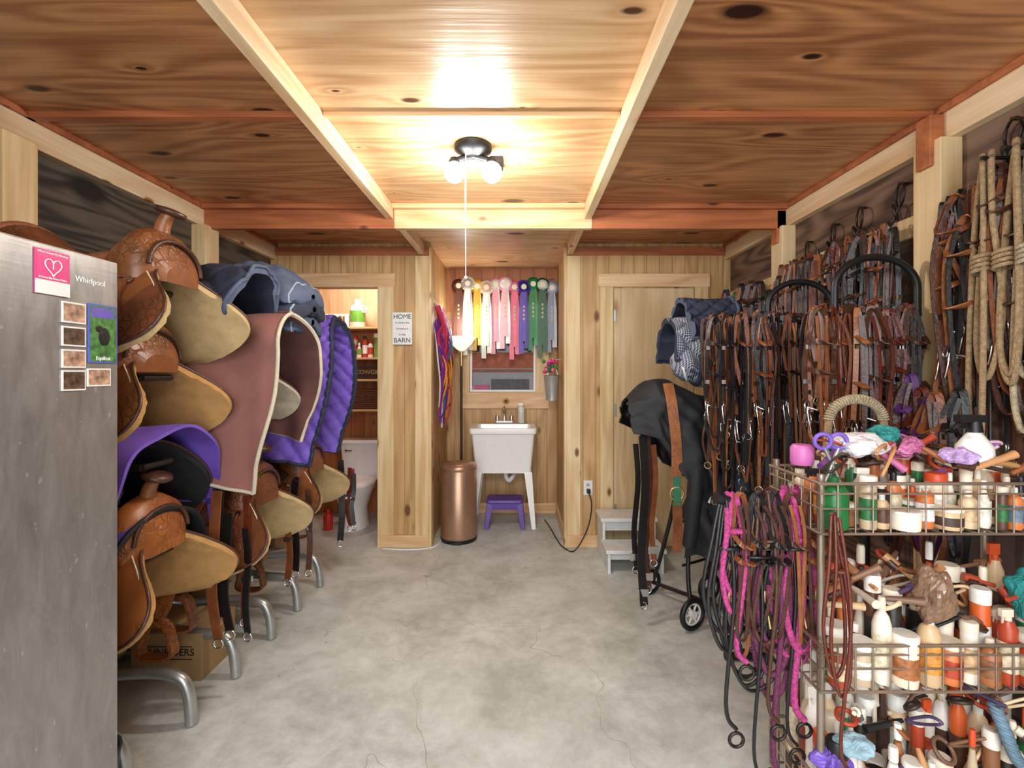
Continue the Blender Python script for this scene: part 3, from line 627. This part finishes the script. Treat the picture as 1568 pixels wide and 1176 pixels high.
for i in range(13): bottle(mb,-1.85+i*.053,4.64+R.uniform(-.03,.03),1.54,.025,R.uniform(.14,.24),M(['#f0eee8','#c8403a','#e8e4d8','#6aa04a','#f4f2ee','#d8c8a0'][i%6],.3),M(['#ffffff','#2a2a2a','#c03030'][i%3],.4),i%4,M(['#7aa040','#ffffff','#c84030'][i%3],.4))
mb.done('toiletry_bottles')
mb=MB(); mb.box((-1.60,4.57,1.335),(-1.25,4.75,1.46),M('#3a2418',.5)); text(mb,'COWGIRL',.055,(-1.42,4.568,1.40),RFRONT,M('#b89a6a',.6)); mb.done('wooden_crate',.004)
mb=MB()
for k in range(9): mb.rings([rrect(-1.43,4.66,.15+.0015*k,.085,1.055+k*.02,.02),rrect(-1.43,4.66,.158+.0015*k,.093,1.065+k*.02,.02),rrect(-1.43,4.66,.15+.0015*k,.085,1.075+k*.02,.02)],M('#6a4028',.7,var=.4,sc=60,bs=.8))
mb.done('wicker_basket')
mb=MB(); bottle(mb,-1.70,4.30,0,.04,.18,M('#c02a24',.4),M('#c02a24',.4),0); mb.done('red_cleaner_bottle')
# ---------------------------------------------------------------- bridles
LS=[L_BR,L_DK,L_MID,BLKL,L_RED,L_DK,BLKL,L_BR,L_DK]
def bridle(name,h,a,n,L=.42,w=.06,m=None,bit=True,rein=.35,th=.02,bitm=CHROME,rope=False):
    mb=MB(); h=V(h); a=V(a).normalized(); n=V(n).normalized(); Z=V((0,0,1)); m=m or R.choice(LS); wd=(a*.7+n*.7)
    q=lambda p,s_,r: h+a*p+n*s_+Z*r
    j=lambda k=.015:R.uniform(-k,k)
    wt=w*R.uniform(.7,1.15)
    def S(p,ww=th,mm=m):
        if rope: mb.tube(cr(p,5),.006,mm,6)
        else: mb.strap(cr(p,5),ww,.005,mm,wd)
    S([q(-wt*.9,j(),-L),q(-wt,j(),-L*.6),q(-wt*.9,.01,-.12),q(-wt*.45,0,-.025),q(0,0,.0),q(wt*.45,0,-.025),q(wt*.9,.01,-.12),q(wt,j(),-L*.6),q(wt*.9,j(),-L)])
    S([q(-wt*.95,.01,-.11),q(-wt*.5,.05,-.135),q(wt*.4,.055,-.14),q(wt*.95,.01,-.11)],th*.9)
    if R.random()<.6: S([q(-wt,.005,-L*.66),q(-wt*.5,.05,-L*.70),q(wt*.5,.05,-L*.72),q(wt,.005,-L*.66)],th*1.1)
    S([q(-wt*.9,-.01,-.14),q(-wt*.5,-.03,-L*.5),q(0,-.03,-L*.6),q(wt*.5,-.03,-L*.5),q(wt*.9,-.01,-.14)],th*.7)
    for s_ in (-1,1):
        c=q(s_*wt*.9,0,-L-.03); 
        if not rope: b=q(s_*wt*.97,.004,-L*.8); mb.box(b-V((.009,.009,.009)),b+V((.009,.009,.009)),bitm); b=q(s_*wt*.93,.012,-.15); mb.box(b-V((.007,.007,.009)),b+V((.007,.007,.009)),bitm)
        if bit:
            mb.torus(c,.026,.0038,bitm,n=(n*.6+a*.8))
            mb.tube(cr([c,c+Z*-.05+n*.01,c+Z*-.09+n*.025],4),.004,bitm,6)
    if bit: mb.tube([q(-wt*.9,0,-L-.03),q(0,.012,-L-.045),q(wt*.9,0,-L-.03)],.005,bitm,6)
    if rein:
        r1=rein*R.uniform(.7,1.1)
        S([q(-wt*.9,.0,-L-.05),q(-wt*.9+j(.02),.01,-L-r1*.5),q(-wt*.3+j(.02),.015,-L-r1),q(wt*.35,.015,-L-r1*.98),q(wt*.8+j(.02),.01,-L-r1*.5),q(wt*.9,.0,-L-.05)],th*.7)
        S([q(-wt*.4,.02,-.03),q(-wt*.5+j(.03),.035,-L*.5),q(-wt*.2+j(.03),.03,-L-r1*.6),q(wt*.2,.03,-L-r1*.62),q(wt*.5+j(.03),.035,-L*.5),q(wt*.3,.02,-.03)],th*.6,R.choice(LS))
    return mb.done(name)
def reinmass(name,n,p0,p1,zt,lmin,lmax,seed,spread=.06,side=(1,.3,0)):
    r=random.Random(seed); mb=MB(); p0=V(p0);p1=V(p1); d=(p1-p0).normalized(); o=V((-d.y,d.x,0))
    for i in range(n):
        b=p0+(p1-p0)*((i+r.random())/n)+o*r.uniform(-spread,spread); l=r.uniform(lmin,lmax); w=r.uniform(.008,.020); m=r.choice([L_DK,BLKL,L_BR,L_DK,BLKL,L_RED,L_MID,L_BR]); g=r.uniform(.012,.03)
        z=zt+r.uniform(-.01,.03); jj=lambda:r.uniform(-.012,.012)
        P=cr([b+V((0,0,z-l*.6)),b+d*-g+V((jj(),jj(),z-l*.3)),b+d*-g*.7+V((0,0,z-.03)),b+V((0,0,z)),b+d*g*.7+V((0,0,z-.03)),b+d*g+V((jj(),jj(),z-l*.5)),b+d*g*.8+V((jj(),jj(),z-l))],4)
        mb.strap(P,w,.004,m,(d+o*r.uniform(-.8,.8)))
        if r.random()<.7: mb.torus(P[-1]+V((0,0,-.015)),.016,.003,CHROME if r.random()<.7 else GOLDW,n=(r.uniform(-1,1),1,0))
    return mb.done(name)
def rack(name,x0,x1,y,zb,ax0,ax1,az):
    mb=MB(); m=BLACK
    mb.tube([(x0,y,zb),(x1,y,zb)],.012,m); xm=(x0+x1)/2
    mb.cyl((xm,y,.02),(xm,y,zb),.018,m); c=(ax0+ax1)/2; r=(ax1-ax0)/2
    mb.tube([(ax0,y,zb)]+[(c-r*math.cos(pi*i/20),y,az-r*.75+r*.75*math.sin(pi*i/20)) for i in range(21)]+[(ax1,y,zb)],.014,m,10)
    mb.cyl((xm-.25,y,.02),(xm+.2,y,.02),.018,m); mb.cyl((xm,y-.15,.02),(xm,y+.15,.02),.018,m)
    mb.done(name)
rack('bridle_rack',.92,1.58,2.35,1.645,1.21,1.52,1.84)
rack('bridle_rack',1.16,1.60,1.93,1.63,1.26,1.59,1.86)
for i in range(17):
    x=.93+i*.038; bridle('leather_bridle',(x,2.34-R.uniform(0,.05)+(.08 if i%2 else 0),1.665),(R.uniform(.6,1),R.uniform(-.5,.5),0),(0,-1,0),L=R.uniform(.36,.5),w=R.uniform(.03,.05),rein=R.uniform(.25,.42),th=.016)
for i in range(11):
    x=1.18+i*.036; bridle('leather_bridle',(x,1.93-R.uniform(0,.04)+(.06 if i%2 else 0),1.65),(R.uniform(.6,1),R.uniform(-.5,.5),0),(0,-1,0),L=R.uniform(.32,.45),w=R.uniform(.03,.05),rein=R.uniform(.2,.35),th=.018)
reinmass('hanging_reins',70,(.92,2.36,0),(1.56,2.36,0),1.655,.45,.86,21)
reinmass('hanging_reins',46,(1.17,1.95,0),(1.57,1.95,0),1.64,.35,.75,22,.05)
simple('tack_hook_board',[((RX-.03,2.02,1.97),(RX-.001,2.93,2.06),LUMV)],.003)
simple('tack_hook_board',[((RX-.03,3.12,1.95),(RX-.001,3.82,2.03),LUMV)],.003)
for i in range(17):
    y=2.06+i*.053; bridle('hanging_headstall',(1.60-R.uniform(0,.05),y,2.03+R.uniform(-.06,.04)),(R.uniform(-.6,.1),1,0),(-1,-.3,0),L=R.uniform(.34,.5),w=R.uniform(.03,.05),rein=R.uniform(0,.35),m=R.choice([L_BR,L_MID,L_DK,L_DK,L_BR,BLKL,BLKL]),th=.018)
reinmass('hanging_reins',60,(1.60,2.04,0),(1.60,2.92,0),2.02,.3,.62,23,.03)
GRH=M('#1f6a4a',.6); 
for i in range(12):
    y=3.14+i*.056; bridle('hanging_rope_halter',(1.58-R.uniform(0,.05),y,1.98+R.uniform(-.03,.04)),(R.uniform(-.6,.1),1,0),(-1,-.3,0),L=R.uniform(.3,.42),w=.05,rein=0 if i%2 else .3,bit=False,th=.026,m=R.choice([GRH,BLKL,L_DK,BLKL,GRH,M('#2a2a3a',.6)]))
for i in range(10):
    y=1.38+i*.044; bridle('hanging_harness',(1.60-R.uniform(0,.04),y,2.04+R.uniform(-.10,.06)),(R.uniform(-.8,.1),1,0),(-1,-.3,0),L=R.uniform(.35,.55),w=.055,rein=.35,th=.022,m=R.choice([L_BR,L_DK,L_DK,BLKL,L_MID]))
reinmass('hanging_reins',50,(1.60,1.36,0),(1.60,1.80,0),2.03,.4,.95,24,.03)
for (y,z) in ((2.1,2.17),(2.35,2.15),(2.55,2.13),(2.78,2.1),(1.55,2.26),(1.62,2.20)):
    mb=MB(); mb.torus((1.655,y,z),.05,.005,DKMET,n=(1,-.4,0)); mb.torus((1.65,y+.02,z-.07),.035,.006,DKMET,n=(.6,-.6,.2)); mb.cyl((1.69,y,z+.05),(1.65,y,z+.05),.006,DKMET); mb.tube(cr([(1.65,y,z-.05),(1.64,y+.03,z-.12),(1.65,y+.06,z-.1)],4),.006,DKMET); mb.done('hanging_bit')
ROPE=M('#b0926c',.9,var=.3,sc=80,bs=1.0,bsc=260); ROPEW=M('#c0b090',.9,var=.3,sc=80,bs=1.0,bsc=260)
for k in range(3):
    mb=MB(); y=1.45+.075*k; m=(ROPEW,ROPE,ROPE)[k]; xx=1.53
    for q in range(2):
        o=R.uniform(-.02,.02); l=R.uniform(.7,.98)
        mb.tube(cr([(xx+.02,y+o,2.10),(xx,y+o-.025,1.9),(xx+R.uniform(-.02,.02),y+o-.04,2.1-l*.7),(xx,y+o-.01,2.1-l),(xx+.01,y+o+.04,2.1-l*.85),(xx+.02,y+o+.03,1.85),(xx+.03,y+o+.01,2.10)],8,closed=True),.009,m,8)
    for z in (1.78,1.765,1.75,1.735): mb.torus((xx+.005,y,z),.028,.007,m,n=(0,.2,1))
    mb.cyl((1.69,y,2.11),(1.53,y,2.11),.006,DKMET)
    mb.done('rope_coil')
# ---------------------------------------------------------------- trolley
mb=MB()
for (x,y,r) in ((.94,2.62,.088),(.83,3.05,.078),(1.16,2.95,.088),(1.22,2.62,.08)):
    mb.torus((x,y,r),r-.014,.015,BLACK,n=(.45,-.9,0),seg=28,rs=10); mb.torus((x,y,r),r-.032,.006,WHITE,n=(.45,-.9,0),seg=28); ax=V((.45,-.9,0)).normalized(); mb.tube([V((x,y,r))-ax*.012,V((x,y,r))+ax*.014],.022,WHITE,14)
    for k in range(6):
        a=k*pi/3; u=V((.9,.45,0)); d=u*math.cos(a)+V((0,0,1))*math.sin(a); mb.tube([V((x,y,r)),V((x,y,r))+d*(r-.03)],.006,WHITE,5)
mb.tube([(.94,2.62,.09),(1.16,2.95,.09)],.012,DKMET); mb.tube([(.83,3.05,.08),(1.22,2.62,.08)],.012,DKMET)
mb.tube(cr([(.94,2.64,.10),(.95,2.72,.3),(1.0,2.8,.7),(1.0,2.8,1.12)],5),.013,BLACK); mb.tube(cr([(.84,3.03,.10),(.87,2.95,.3),(.92,2.84,.7),(.92,2.8,1.1)],5),.013,BLACK)
mb.tube(cr([(1.16,2.93,.1),(1.12,2.88,.4),(1.05,2.82,.8),(1.02,2.8,1.12)],5),.013,BLACK)
mb.tube([(.75,2.78,1.12),(1.2,2.78,1.12)],.014,BLACK)
for z in (.3,.55): mb.tube([(.93,2.75,z),(1.12,2.86,z)],.008,BLACK)
mb.done('saddle_trolley')
mb=MB()
def fb(u,v):
    t=v*2-1; a=abs(t); sg=1 if t>0 else -1
    x=.61+.52*u; top=1.30+.06*math.sin(u*pi*1.3+.4)-.10*max(0,.25-u)*3
    hw=.15+.05*math.sin(u*pi); s_=a*(.62-.34*max(0,(.55-u)/.55)+.0*u)
    if s_<.24: th=s_/.24*pi/2; y=hw*math.sin(th); z=top-.13*(1-math.cos(th))
    else: y=hw+.05*math.sin((s_-.24)*4); z=top-.13-(s_-.24)
    w_=noise.noise(V((x*9,t*4,1)))*.03+noise.noise(V((x*20,t*9,4)))*.012
    return (x+w_*.6,2.78+sg*(y+w_),z+noise.noise(V((x*6,t*5,7)))*.03)
mb.shell(fb,50,80,.012,BLKCL,BLACK,BLACK)
mb.strap(cr([(.80,2.60,1.34),(.81,2.56,1.22),(.83,2.55,1.0),(.83,2.55,.78)],5),.055,.007,L_MID,(1,0,0)); mb.torus((.83,2.545,.76),.035,.006,GOLDW,n=(0,1,0)); mb.strap([(.83,2.545,.85),(.83,2.54,.70)],.04,.006,M('#2a6a4a',.6),(1,0,0))
mb.strap(cr([(.83,2.54,.72),(.84,2.56,.55),(.83,2.55,.45)],4),.05,.006,L_BR,(1,0,0))
mb.done('covered_saddle')
mb=MB()
for (x,y,zt,zb,m,w_) in ((.68,2.66,1.05,.12,BLKL,.045),(.71,2.68,1.05,.2,L_DK,.035),(.65,2.70,1.0,.3,BLKL,.03),(.74,2.67,1.0,.35,L_BR,.03)):
    mb.strap(cr([(x,y,zt),(x+.01,y-.015,zt*.7+zb*.3),(x-.008,y,zt*.3+zb*.7),(x+.005,y-.01,zb)],5),w_,.007,m,(1,.2,0))
    mb.box((x-.03,y-.012,zb+.05),(x+.03,y+.002,zb+.09),CHROME); mb.torus((x,y-.01,zb),.02,.004,CHROME)
mb.done('hanging_cinch_straps')
drape('plaid_saddle_pad',.86,1.14,2.82,.15,1.70,.14,PLAID,NAVYD,seed=31,flare=.04,pip=NAVYD,backdrop=.9,wr=1.6,quilt=.16)
drape('navy_saddle_pad',.93,1.20,2.80,.14,1.81,.16,NAVYD,NAVYD,seed=35,flare=.05,pip=NAVY,backdrop=.7,wr=1.8,quilt=.09)
mb=MB()
def fr_(u,v):
    a=2*pi*v; k=(1-abs(u*2-1)**3)**.5*.95+.05; r=.095*k*(1+.25*noise.noise(V((u*4,math.cos(a)*1.5,math.sin(a)*1.5))))
    return (.86+.26*u,2.72+r*1.1*math.cos(a),1.46-.06*u+r*math.sin(a))
mb.shell(fr_,30,40,.004,PLAID); mb.tube([V(fr_(.12+.7*j/40,.55+.25*math.sin(j/40*pi)))+V((0,-.006,0)) for j in range(41)],.006,WHITE,6)
mb.tube([V(fr_(.5,j/40)) for j in range(40)],.016,NAVYD,6,closed=True)
mb.done('rolled_plaid_pad')
mb=MB()
def fj(u,v):
    x=.93+.26*u; t=v; z=1.0-t*.62+.04*math.sin(u*9); y=2.62+.05*math.sin(u*pi*3+t*2)+noise.noise(V((u*4,t*5,3)))*.05-.03*math.sin(u*pi)
    return (x+noise.noise(V((t*4,u,9)))*.05,y,z)
mb.shell(fj,30,40,.03,BLKCL); 
mb.tube(cr([(.95,2.58,.98),(.93,2.55,.8),(.91,2.55,.6),(.90,2.56,.48)],5),.045,BLKCL,12,r2=.035); mb.tube(cr([(1.16,2.58,.98),(1.18,2.55,.8),(1.17,2.54,.6),(1.15,2.55,.5)],5),.045,NAVYD,12,r2=.035)
mb.box((1.0,2.545,.70),(1.05,2.55,.74),WHITE,Matrix.Rotation(.5,3,'Y'))
mb.done('black_jacket')
# ---------------------------------------------------------------- grooming cart
BX0,BX1,BY0,BY1=.81,1.52,1.30,1.56
WIRE=M('#a89684',.35,.7,var=.15)
def basket(mb,z0,z1,x0=BX0,x1=BX1,y0=BY0,y1=BY1):
    for z,r in ((z1,.005),((z0+z1)/2,.003),(z0,.004),(z0+(z1-z0)*.8,.003)):
        for a,b in (((x0,y0,z),(x1,y0,z)),((x1,y0,z),(x1,y1,z)),((x1,y1,z),(x0,y1,z)),((x0,y1,z),(x0,y0,z))): mb.cyl(a,b,r,WIRE,6)
    n=int((x1-x0)/.045)
    for i in range(n+1):
        x=x0+(x1-x0)*i/n
        mb.cyl((x,y0,z0),(x,y0,z1),.0025,WIRE,6); mb.cyl((x,y1,z0),(x,y1,z1),.0025,WIRE,6); mb.cyl((x,y0,z0),(x,y1,z0),.0025,WIRE,6)
    for i in range(7):
        y=y0+(y1-y0)*i/6; mb.cyl((x0,y,z0),(x0,y,z1),.0025,WIRE,6); mb.cyl((x1,y,z0),(x1,y,z1),.0025,WIRE,6); mb.cyl((x0,y,z0),(x1,y,z0),.0025,WIRE,6)
mb=MB()
tiers=((.965,1.10),(.54,.665),(.14,.29))
for a,b in tiers: basket(mb,a,b)
for x in (BX0+.02,BX1-.02):
    for y in (BY0+.03,BY1): mb.cyl((x,y,.10),(x,y,1.12),.010,WIRE,10)
for x in (BX0+.02,BX1-.02):
    for y in (BY0+.03,BY1):
        mb.torus((x,y,.055),.038,.017,BLACK,n=(1,0,0),seg=20,rs=8); mb.cyl((x-.01,y,.055),(x+.01,y,.055),.022,GALV); mb.cyl((x-.016,y,.055),(x-.016,y,.11),.006,GALV)
mb.done('wire_basket_cart')
BC=['#f2e6d4','#ecd4b6','#d9642c','#4a342a','#f0dcc4','#c8b090','#e8d0b0','#8a5a3a','#d87a44','#2a2420','#f0e4d2','#b5452a','#d8b48a','#f4ece0','#5a3a2a','#e6c8a0','#2f6a3a','#a8683e']
def fill(name,z,hmin,hmax,seed,x0=BX0+.03,x1=BX1-.03,rs=1.0):
    r=random.Random(seed); mb=MB(); 
    for row,y in enumerate((BY0+.03,BY0+.08,BY0+.13,BY0+.18,BY0+.225)):
        x=x0+r.uniform(0,.02)+(.09 if row==0 and z>.9 else 0)
        while x<x1-.04:
            rad=r.uniform(.014,.026)*rs; h=r.uniform(hmin,hmax)*(1+.10*row)
            if r.random()<.18: rad=r.uniform(.028,.038); h*=.55; st=1
            else: st=r.randrange(4)
            m=M(r.choice(BC),.35,var=.08); lab=M(r.choice(BC+['#6a7a8a','#d89040','#f4e8d8','#c8502c','#8a3a2a']),.45,var=.35,sc=70)
            bottle(mb,x+rad,y+r.uniform(-.008,.008),z+.006,rad,h,m,M(r.choice(['#f4ece0','#1a1a1a','#d8532a','#f0e0c8','#f0e6d8','#e8d8c0']),.4),st,lab if r.random()<.8 else None,12)
            x+=rad*2+r.uniform(.001,.008)
    return mb.done(name)
fill('grooming_bottles',.965,.09,.15,11)
fill('grooming_bottles',.54,.12,.26,12,rs=1.15)
fill('grooming_bottles',.14,.14,.30,13,rs=1.15)
def tools(name,n,z,zj,seed,pal=None):
    r=random.Random(seed); mb=MB()
    pal=pal or ['#7a5a48','#d8b48a','#3a2a20','#b5452a','#c89060','#e8d8c0','#202020','#9a5a30','#8a6248','#e8c8a0','#5a4a6a']
    for i in range(n):
        x=r.uniform(BX0+.06,BX1-.08); y=r.uniform(BY0+.02,BY1-.03); zz=z+r.uniform(0,zj); a=r.uniform(0,pi); e=r.uniform(-.7,.7); L=r.uniform(.035,.08)
        d=V((math.cos(a)*math.cos(e),math.sin(a)*.5,math.sin(e))).normalized(); c=V((x,y,zz)); col=M(r.choice(pal),.45)
        k=r.randrange(4)
        if k==0:
            mb.tube([c-d*L,c],.006,col,7); mb.tube(cr([c,c+d*L*.4,c+d*L*.9],3),.013,col,8); mb.tube([c+d*L*.2+V((0,-.010,-.010)),c+d*L*.8+V((0,-.010,-.010))],.012,L_DK,6)
        elif k==1: mb.tube(cr([c-d*L,c+V((0,-.02,.03)),c+d*L,c+V((.01,.02,-.02))],5,closed=True),.0045,col,6)
        elif k==2: mb.tube([c-d*L*.8,c-d*L*.5,c+d*L*.6,c+d*L*.9],.012,col,9,r2=.006)
        else: mb.torus(c,r.uniform(.018,.03),.006,col,n=(r.uniform(-1,1),r.uniform(-1,1),1))
    return mb.done(name)
tools('grooming_tools',34,1.12,.06,31,['#7a4a8a','#c86a9a','#d8b48a','#3a2a20','#b5452a','#2a8a7a','#c89060','#e8d8c0','#e8b8d0','#9a5a30']); tools('grooming_tools',34,.70,.14,32); tools('grooming_tools',36,.30,.18,33)
mb=MB(); mb.lathe([(.033,0),(.035,.01),(.035,.10),(.024,.118),(.011,.124)],(.87,1.335,.972),M('#1f6a34',.35),18); mb.lathe([(.013,.0),(.013,.018)],(.87,1.335,1.092),M('#1f6a34',.35),14); mb.done('green_spray_can')
mb=MB(); mb.lathe([(.042,0),(.046,.02),(.042,.06),(.022,.09),(.014,.10)],(1.30,1.38,1.13),WHITE,18); mb.lathe([(.02,.10),(.016,.13)],(1.30,1.38,1.13),BLACK,14); mb.box((1.25,1.368,1.258),(1.325,1.392,1.278),BLACK); mb.strap(cr([(1.262,1.38,1.26),(1.25,1.38,1.24),(1.26,1.38,1.225)],4),.01,.005,BLACK,(0,1,0)); mb.done('spray_bottle')
clear=M('#e8e2e4',.25,var=.2,sc=40); pinkb=M('#c8709a',.3,var=.3,sc=40); teal=M('#2a8a86',.5,var=.2); lil=M('#7a5ac0',.4)
def crumple(name,c,r,m,seed,flat=.6,am=1,tall=1):
    mb=MB(); c=V(c); rg=[]
    for i in range(1,26):
        a=pi*i/26; row=[]
        for j in range(44):
            b=2*pi*j/44; d=V((math.sin(a)*math.cos(b),math.sin(a)*math.sin(b),-math.cos(a)*flat)); k=1+am*(.45*noise.noise(d*1.6+V((seed,0,0)))-.2*abs(noise.noise(d*4+V((0,seed,0))))-.08*abs(noise.noise(d*9+V((0,0,seed)))))
            p=d*r*k; p.z*=tall; row.append(c+p)
        rg.append(row)
    mb.rings(rg,m,smooth=False); return mb.done(name)
crumple('plastic_bag',(.99,1.42,1.19),.07,clear,1,.5); crumple('plastic_bag',(1.15,1.46,1.18),.055,pinkb,4); crumple('plastic_bag',(1.22,1.34,1.17),.04,M('#b898c8',.3,var=.3,sc=40),7)
crumple('teal_cloth',(1.11,1.47,1.21),.045,teal,6); crumple('plastic_bag',(1.14,1.33,.79),.05,M('#8a6a54',.15,var=.3,sc=30),9,1.0,.7,1.6); crumple('teal_cloth',(1.40,1.33,.79),.045,teal,3,1.0,.7,1.5)
crumple('purple_cloth',(.86,1.33,.33),.05,lil,13,.8); crumple('light_blue_cloth',(.90,1.30,.40),.045,M('#9ab8c4',.6),14,.6)
mb=MB(); mb.lathe([(.030,0),(.033,.01),(.033,.05),(.026,.06)],(.86,1.47,1.12),M('#d070b0',.4,var=.1),18); mb.done('pink_tape_roll')
mb=MB()
for d in (-.02,.025): mb.torus((.90+d,1.40,1.20),.022,.006,lil,n=(.2,1,.1)); 
mb.cyl((.885,1.40,1.18),(.93,1.40,1.08),.005,GALV); mb.cyl((.925,1.40,1.18),(.885,1.40,1.08),.005,GALV); mb.done('scissors')
mb=MB(); hx0,hr=1.13,.092
mb.tube([(hx0-hr*math.cos(pi*i/24),1.62,1.235+.075*math.sin(pi*i/24)) for i in range(25)],.013,ROPE,10)
for i in range(1,30):
    a=pi*i/30; mb.torus((hx0-hr*math.cos(a),1.62,1.235+.075*math.sin(a)),.014,.0035,ROPEW,n=(math.sin(a),0,math.cos(a)),seg=12,rs=5)
for s_ in (-1,1): mb.tube([(hx0+s_*hr,1.62,1.24),(hx0+s_*(hr+.01),1.62,1.12)],.012,ROPE)
mb.box((hx0-.13,1.60,1.09),(hx0+.13,1.64,1.12),L_DK)
mb.done('rope_wrapped_handle')
mb=MB(); P=cr([(1.28,1.30,.50),(1.29,1.28,.44),(1.31,1.27,.38),(1.36,1.27,.34)],8); mb.tube(P,.015,M('#6c8698',.5,var=.2),10)
for p in P[::2]: mb.torus(p,.015,.004,M('#6c8698',.5,var=.2),n=(.3,0,1),seg=12,rs=5)
mb.done('ribbed_hose')
PK=M('#b8407e',.7,var=.45,sc=120,bs=.8,bsc=200); PU=M('#6a2a4c',.7,var=.3,sc=120,bs=.8,bsc=200)
mb=MB(); mb.tube([(.83,1.45,1.02),(.62,1.42,1.02)],.012,BLACK); mb.tube([(.62,1.42,1.02),(.575,1.415,1.035)],.018,BLACK); mb.cyl((.83,1.45,.99),(.83,1.45,1.05),.012,BLACK); mb.done('rope_hook')
def rope(name,x,y,zt,l,w,m,r,loops=3,seed=1,tail=True):
    rr=random.Random(seed); mb=MB()
    for k in range(loops):
        ll=l*rr.uniform(.7,1); ww=w*rr.uniform(.7,1.2); o=rr.uniform(-.02,.02); yo=y-rr.uniform(.02,.05)
        mb.tube(cr([(x+o,y,zt),(x+o-ww*.6,yo,zt-ll*.3),(x+o-ww,yo,zt-ll*.7),(x+o-ww*.3,yo,zt-ll),(x+o+ww*.7,yo+.01,zt-ll*.9),(x+o+ww*.8,yo+.02,zt-ll*.5),(x+o+ww*.3,y+.01,zt-.04)],7,closed=True),r,m,8)
    if tail: mb.tube(cr([(x,y-.02,zt),(x+.01,y-.05,zt-l*.5),(x-.01,y-.04,zt-l*1.15),(x+.02,y-.04,zt-l*1.3)],6),r,m,8); mb.torus((x+.02,y-.04,zt-l*1.3-.03),.02,.005,DKMET)
    mb.torus((x,y-.02,zt-l*.28),w*.6,r*1.1,m,n=(0,.3,1)); mb.done(name)
rope('pink_lead_rope',.63,1.42,1.04,.36,.045,PK,.008,2,3); rope('pink_lead_rope',.80,1.43,1.05,.50,.05,PK,.010,3,5); rope('burgundy_lead_rope',.74,1.43,1.04,.62,.055,PU,.008,3,6)
rope('black_reins',.68,1.42,1.04,.62,.08,BLKL,.005,5,7); rope('black_reins',.78,1.43,1.04,.55,.09,BLKL,.005,5,8); rope('leather_reins',.72,1.42,1.05,.5,.06,L_DK,.006,4,9)
rope('black_reins',.60,1.42,1.03,.5,.06,BLKL,.006,3,18); rope('leather_lead',.835,1.28,1.02,.5,.03,L_RED,.0045,2,19)
for i in range(5): bridle('hanging_halter',(.64+i*.05,1.40,1.05),(1,R.uniform(-.4,.4),0),(0,-1,0),L=.26,w=.035,rein=.2,m=R.choice([L_BR,BLKL,L_DK]),bit=i%2==0,bitm=GOLDW,th=.014)
for i in range(10):
    bridle('leather_halter',(1.53-R.uniform(0,.06),1.66+i*.05,1.34+R.uniform(-.03,.05)),(R.uniform(-.8,.1),1,0),(-1,-.3,0),L=R.uniform(.3,.4),w=.045,rein=.3,bit=False,m=R.choice([L_BR,L_RED,BLKL,M('#5a2a6a',.6),L_DK]),th=.022)
mb=MB(); mb.box((1.58,1.2,.0),(1.685,1.78,.9),M('#4a3830',.7)); 
for z in (.3,.6): mb.box((1.575,1.21,z-.004),(1.58,1.77,z+.004),BLACK)
for z in (.15,.45,.75): mb.ball((1.568,1.49,z),.015,DKMET)
mb.done('tack_cabinet',.005)
# ---------------------------------------------------------------- camera
cam=bpy.data.cameras.new('camera'); co=bpy.data.objects.new('camera',cam); bpy.context.collection.objects.link(co)
co.location=(0,0,1.40); co.rotation_euler=(math.radians(90),0,0)
cam.sensor_width=36; cam.lens=36*740/1568; cam.shift_x=-11/1568; cam.shift_y=-18/1568; cam.clip_start=.02
sc=bpy.context.scene; sc.camera=co
sc.view_settings.view_transform='Standard'; sc.view_settings.exposure=0.0
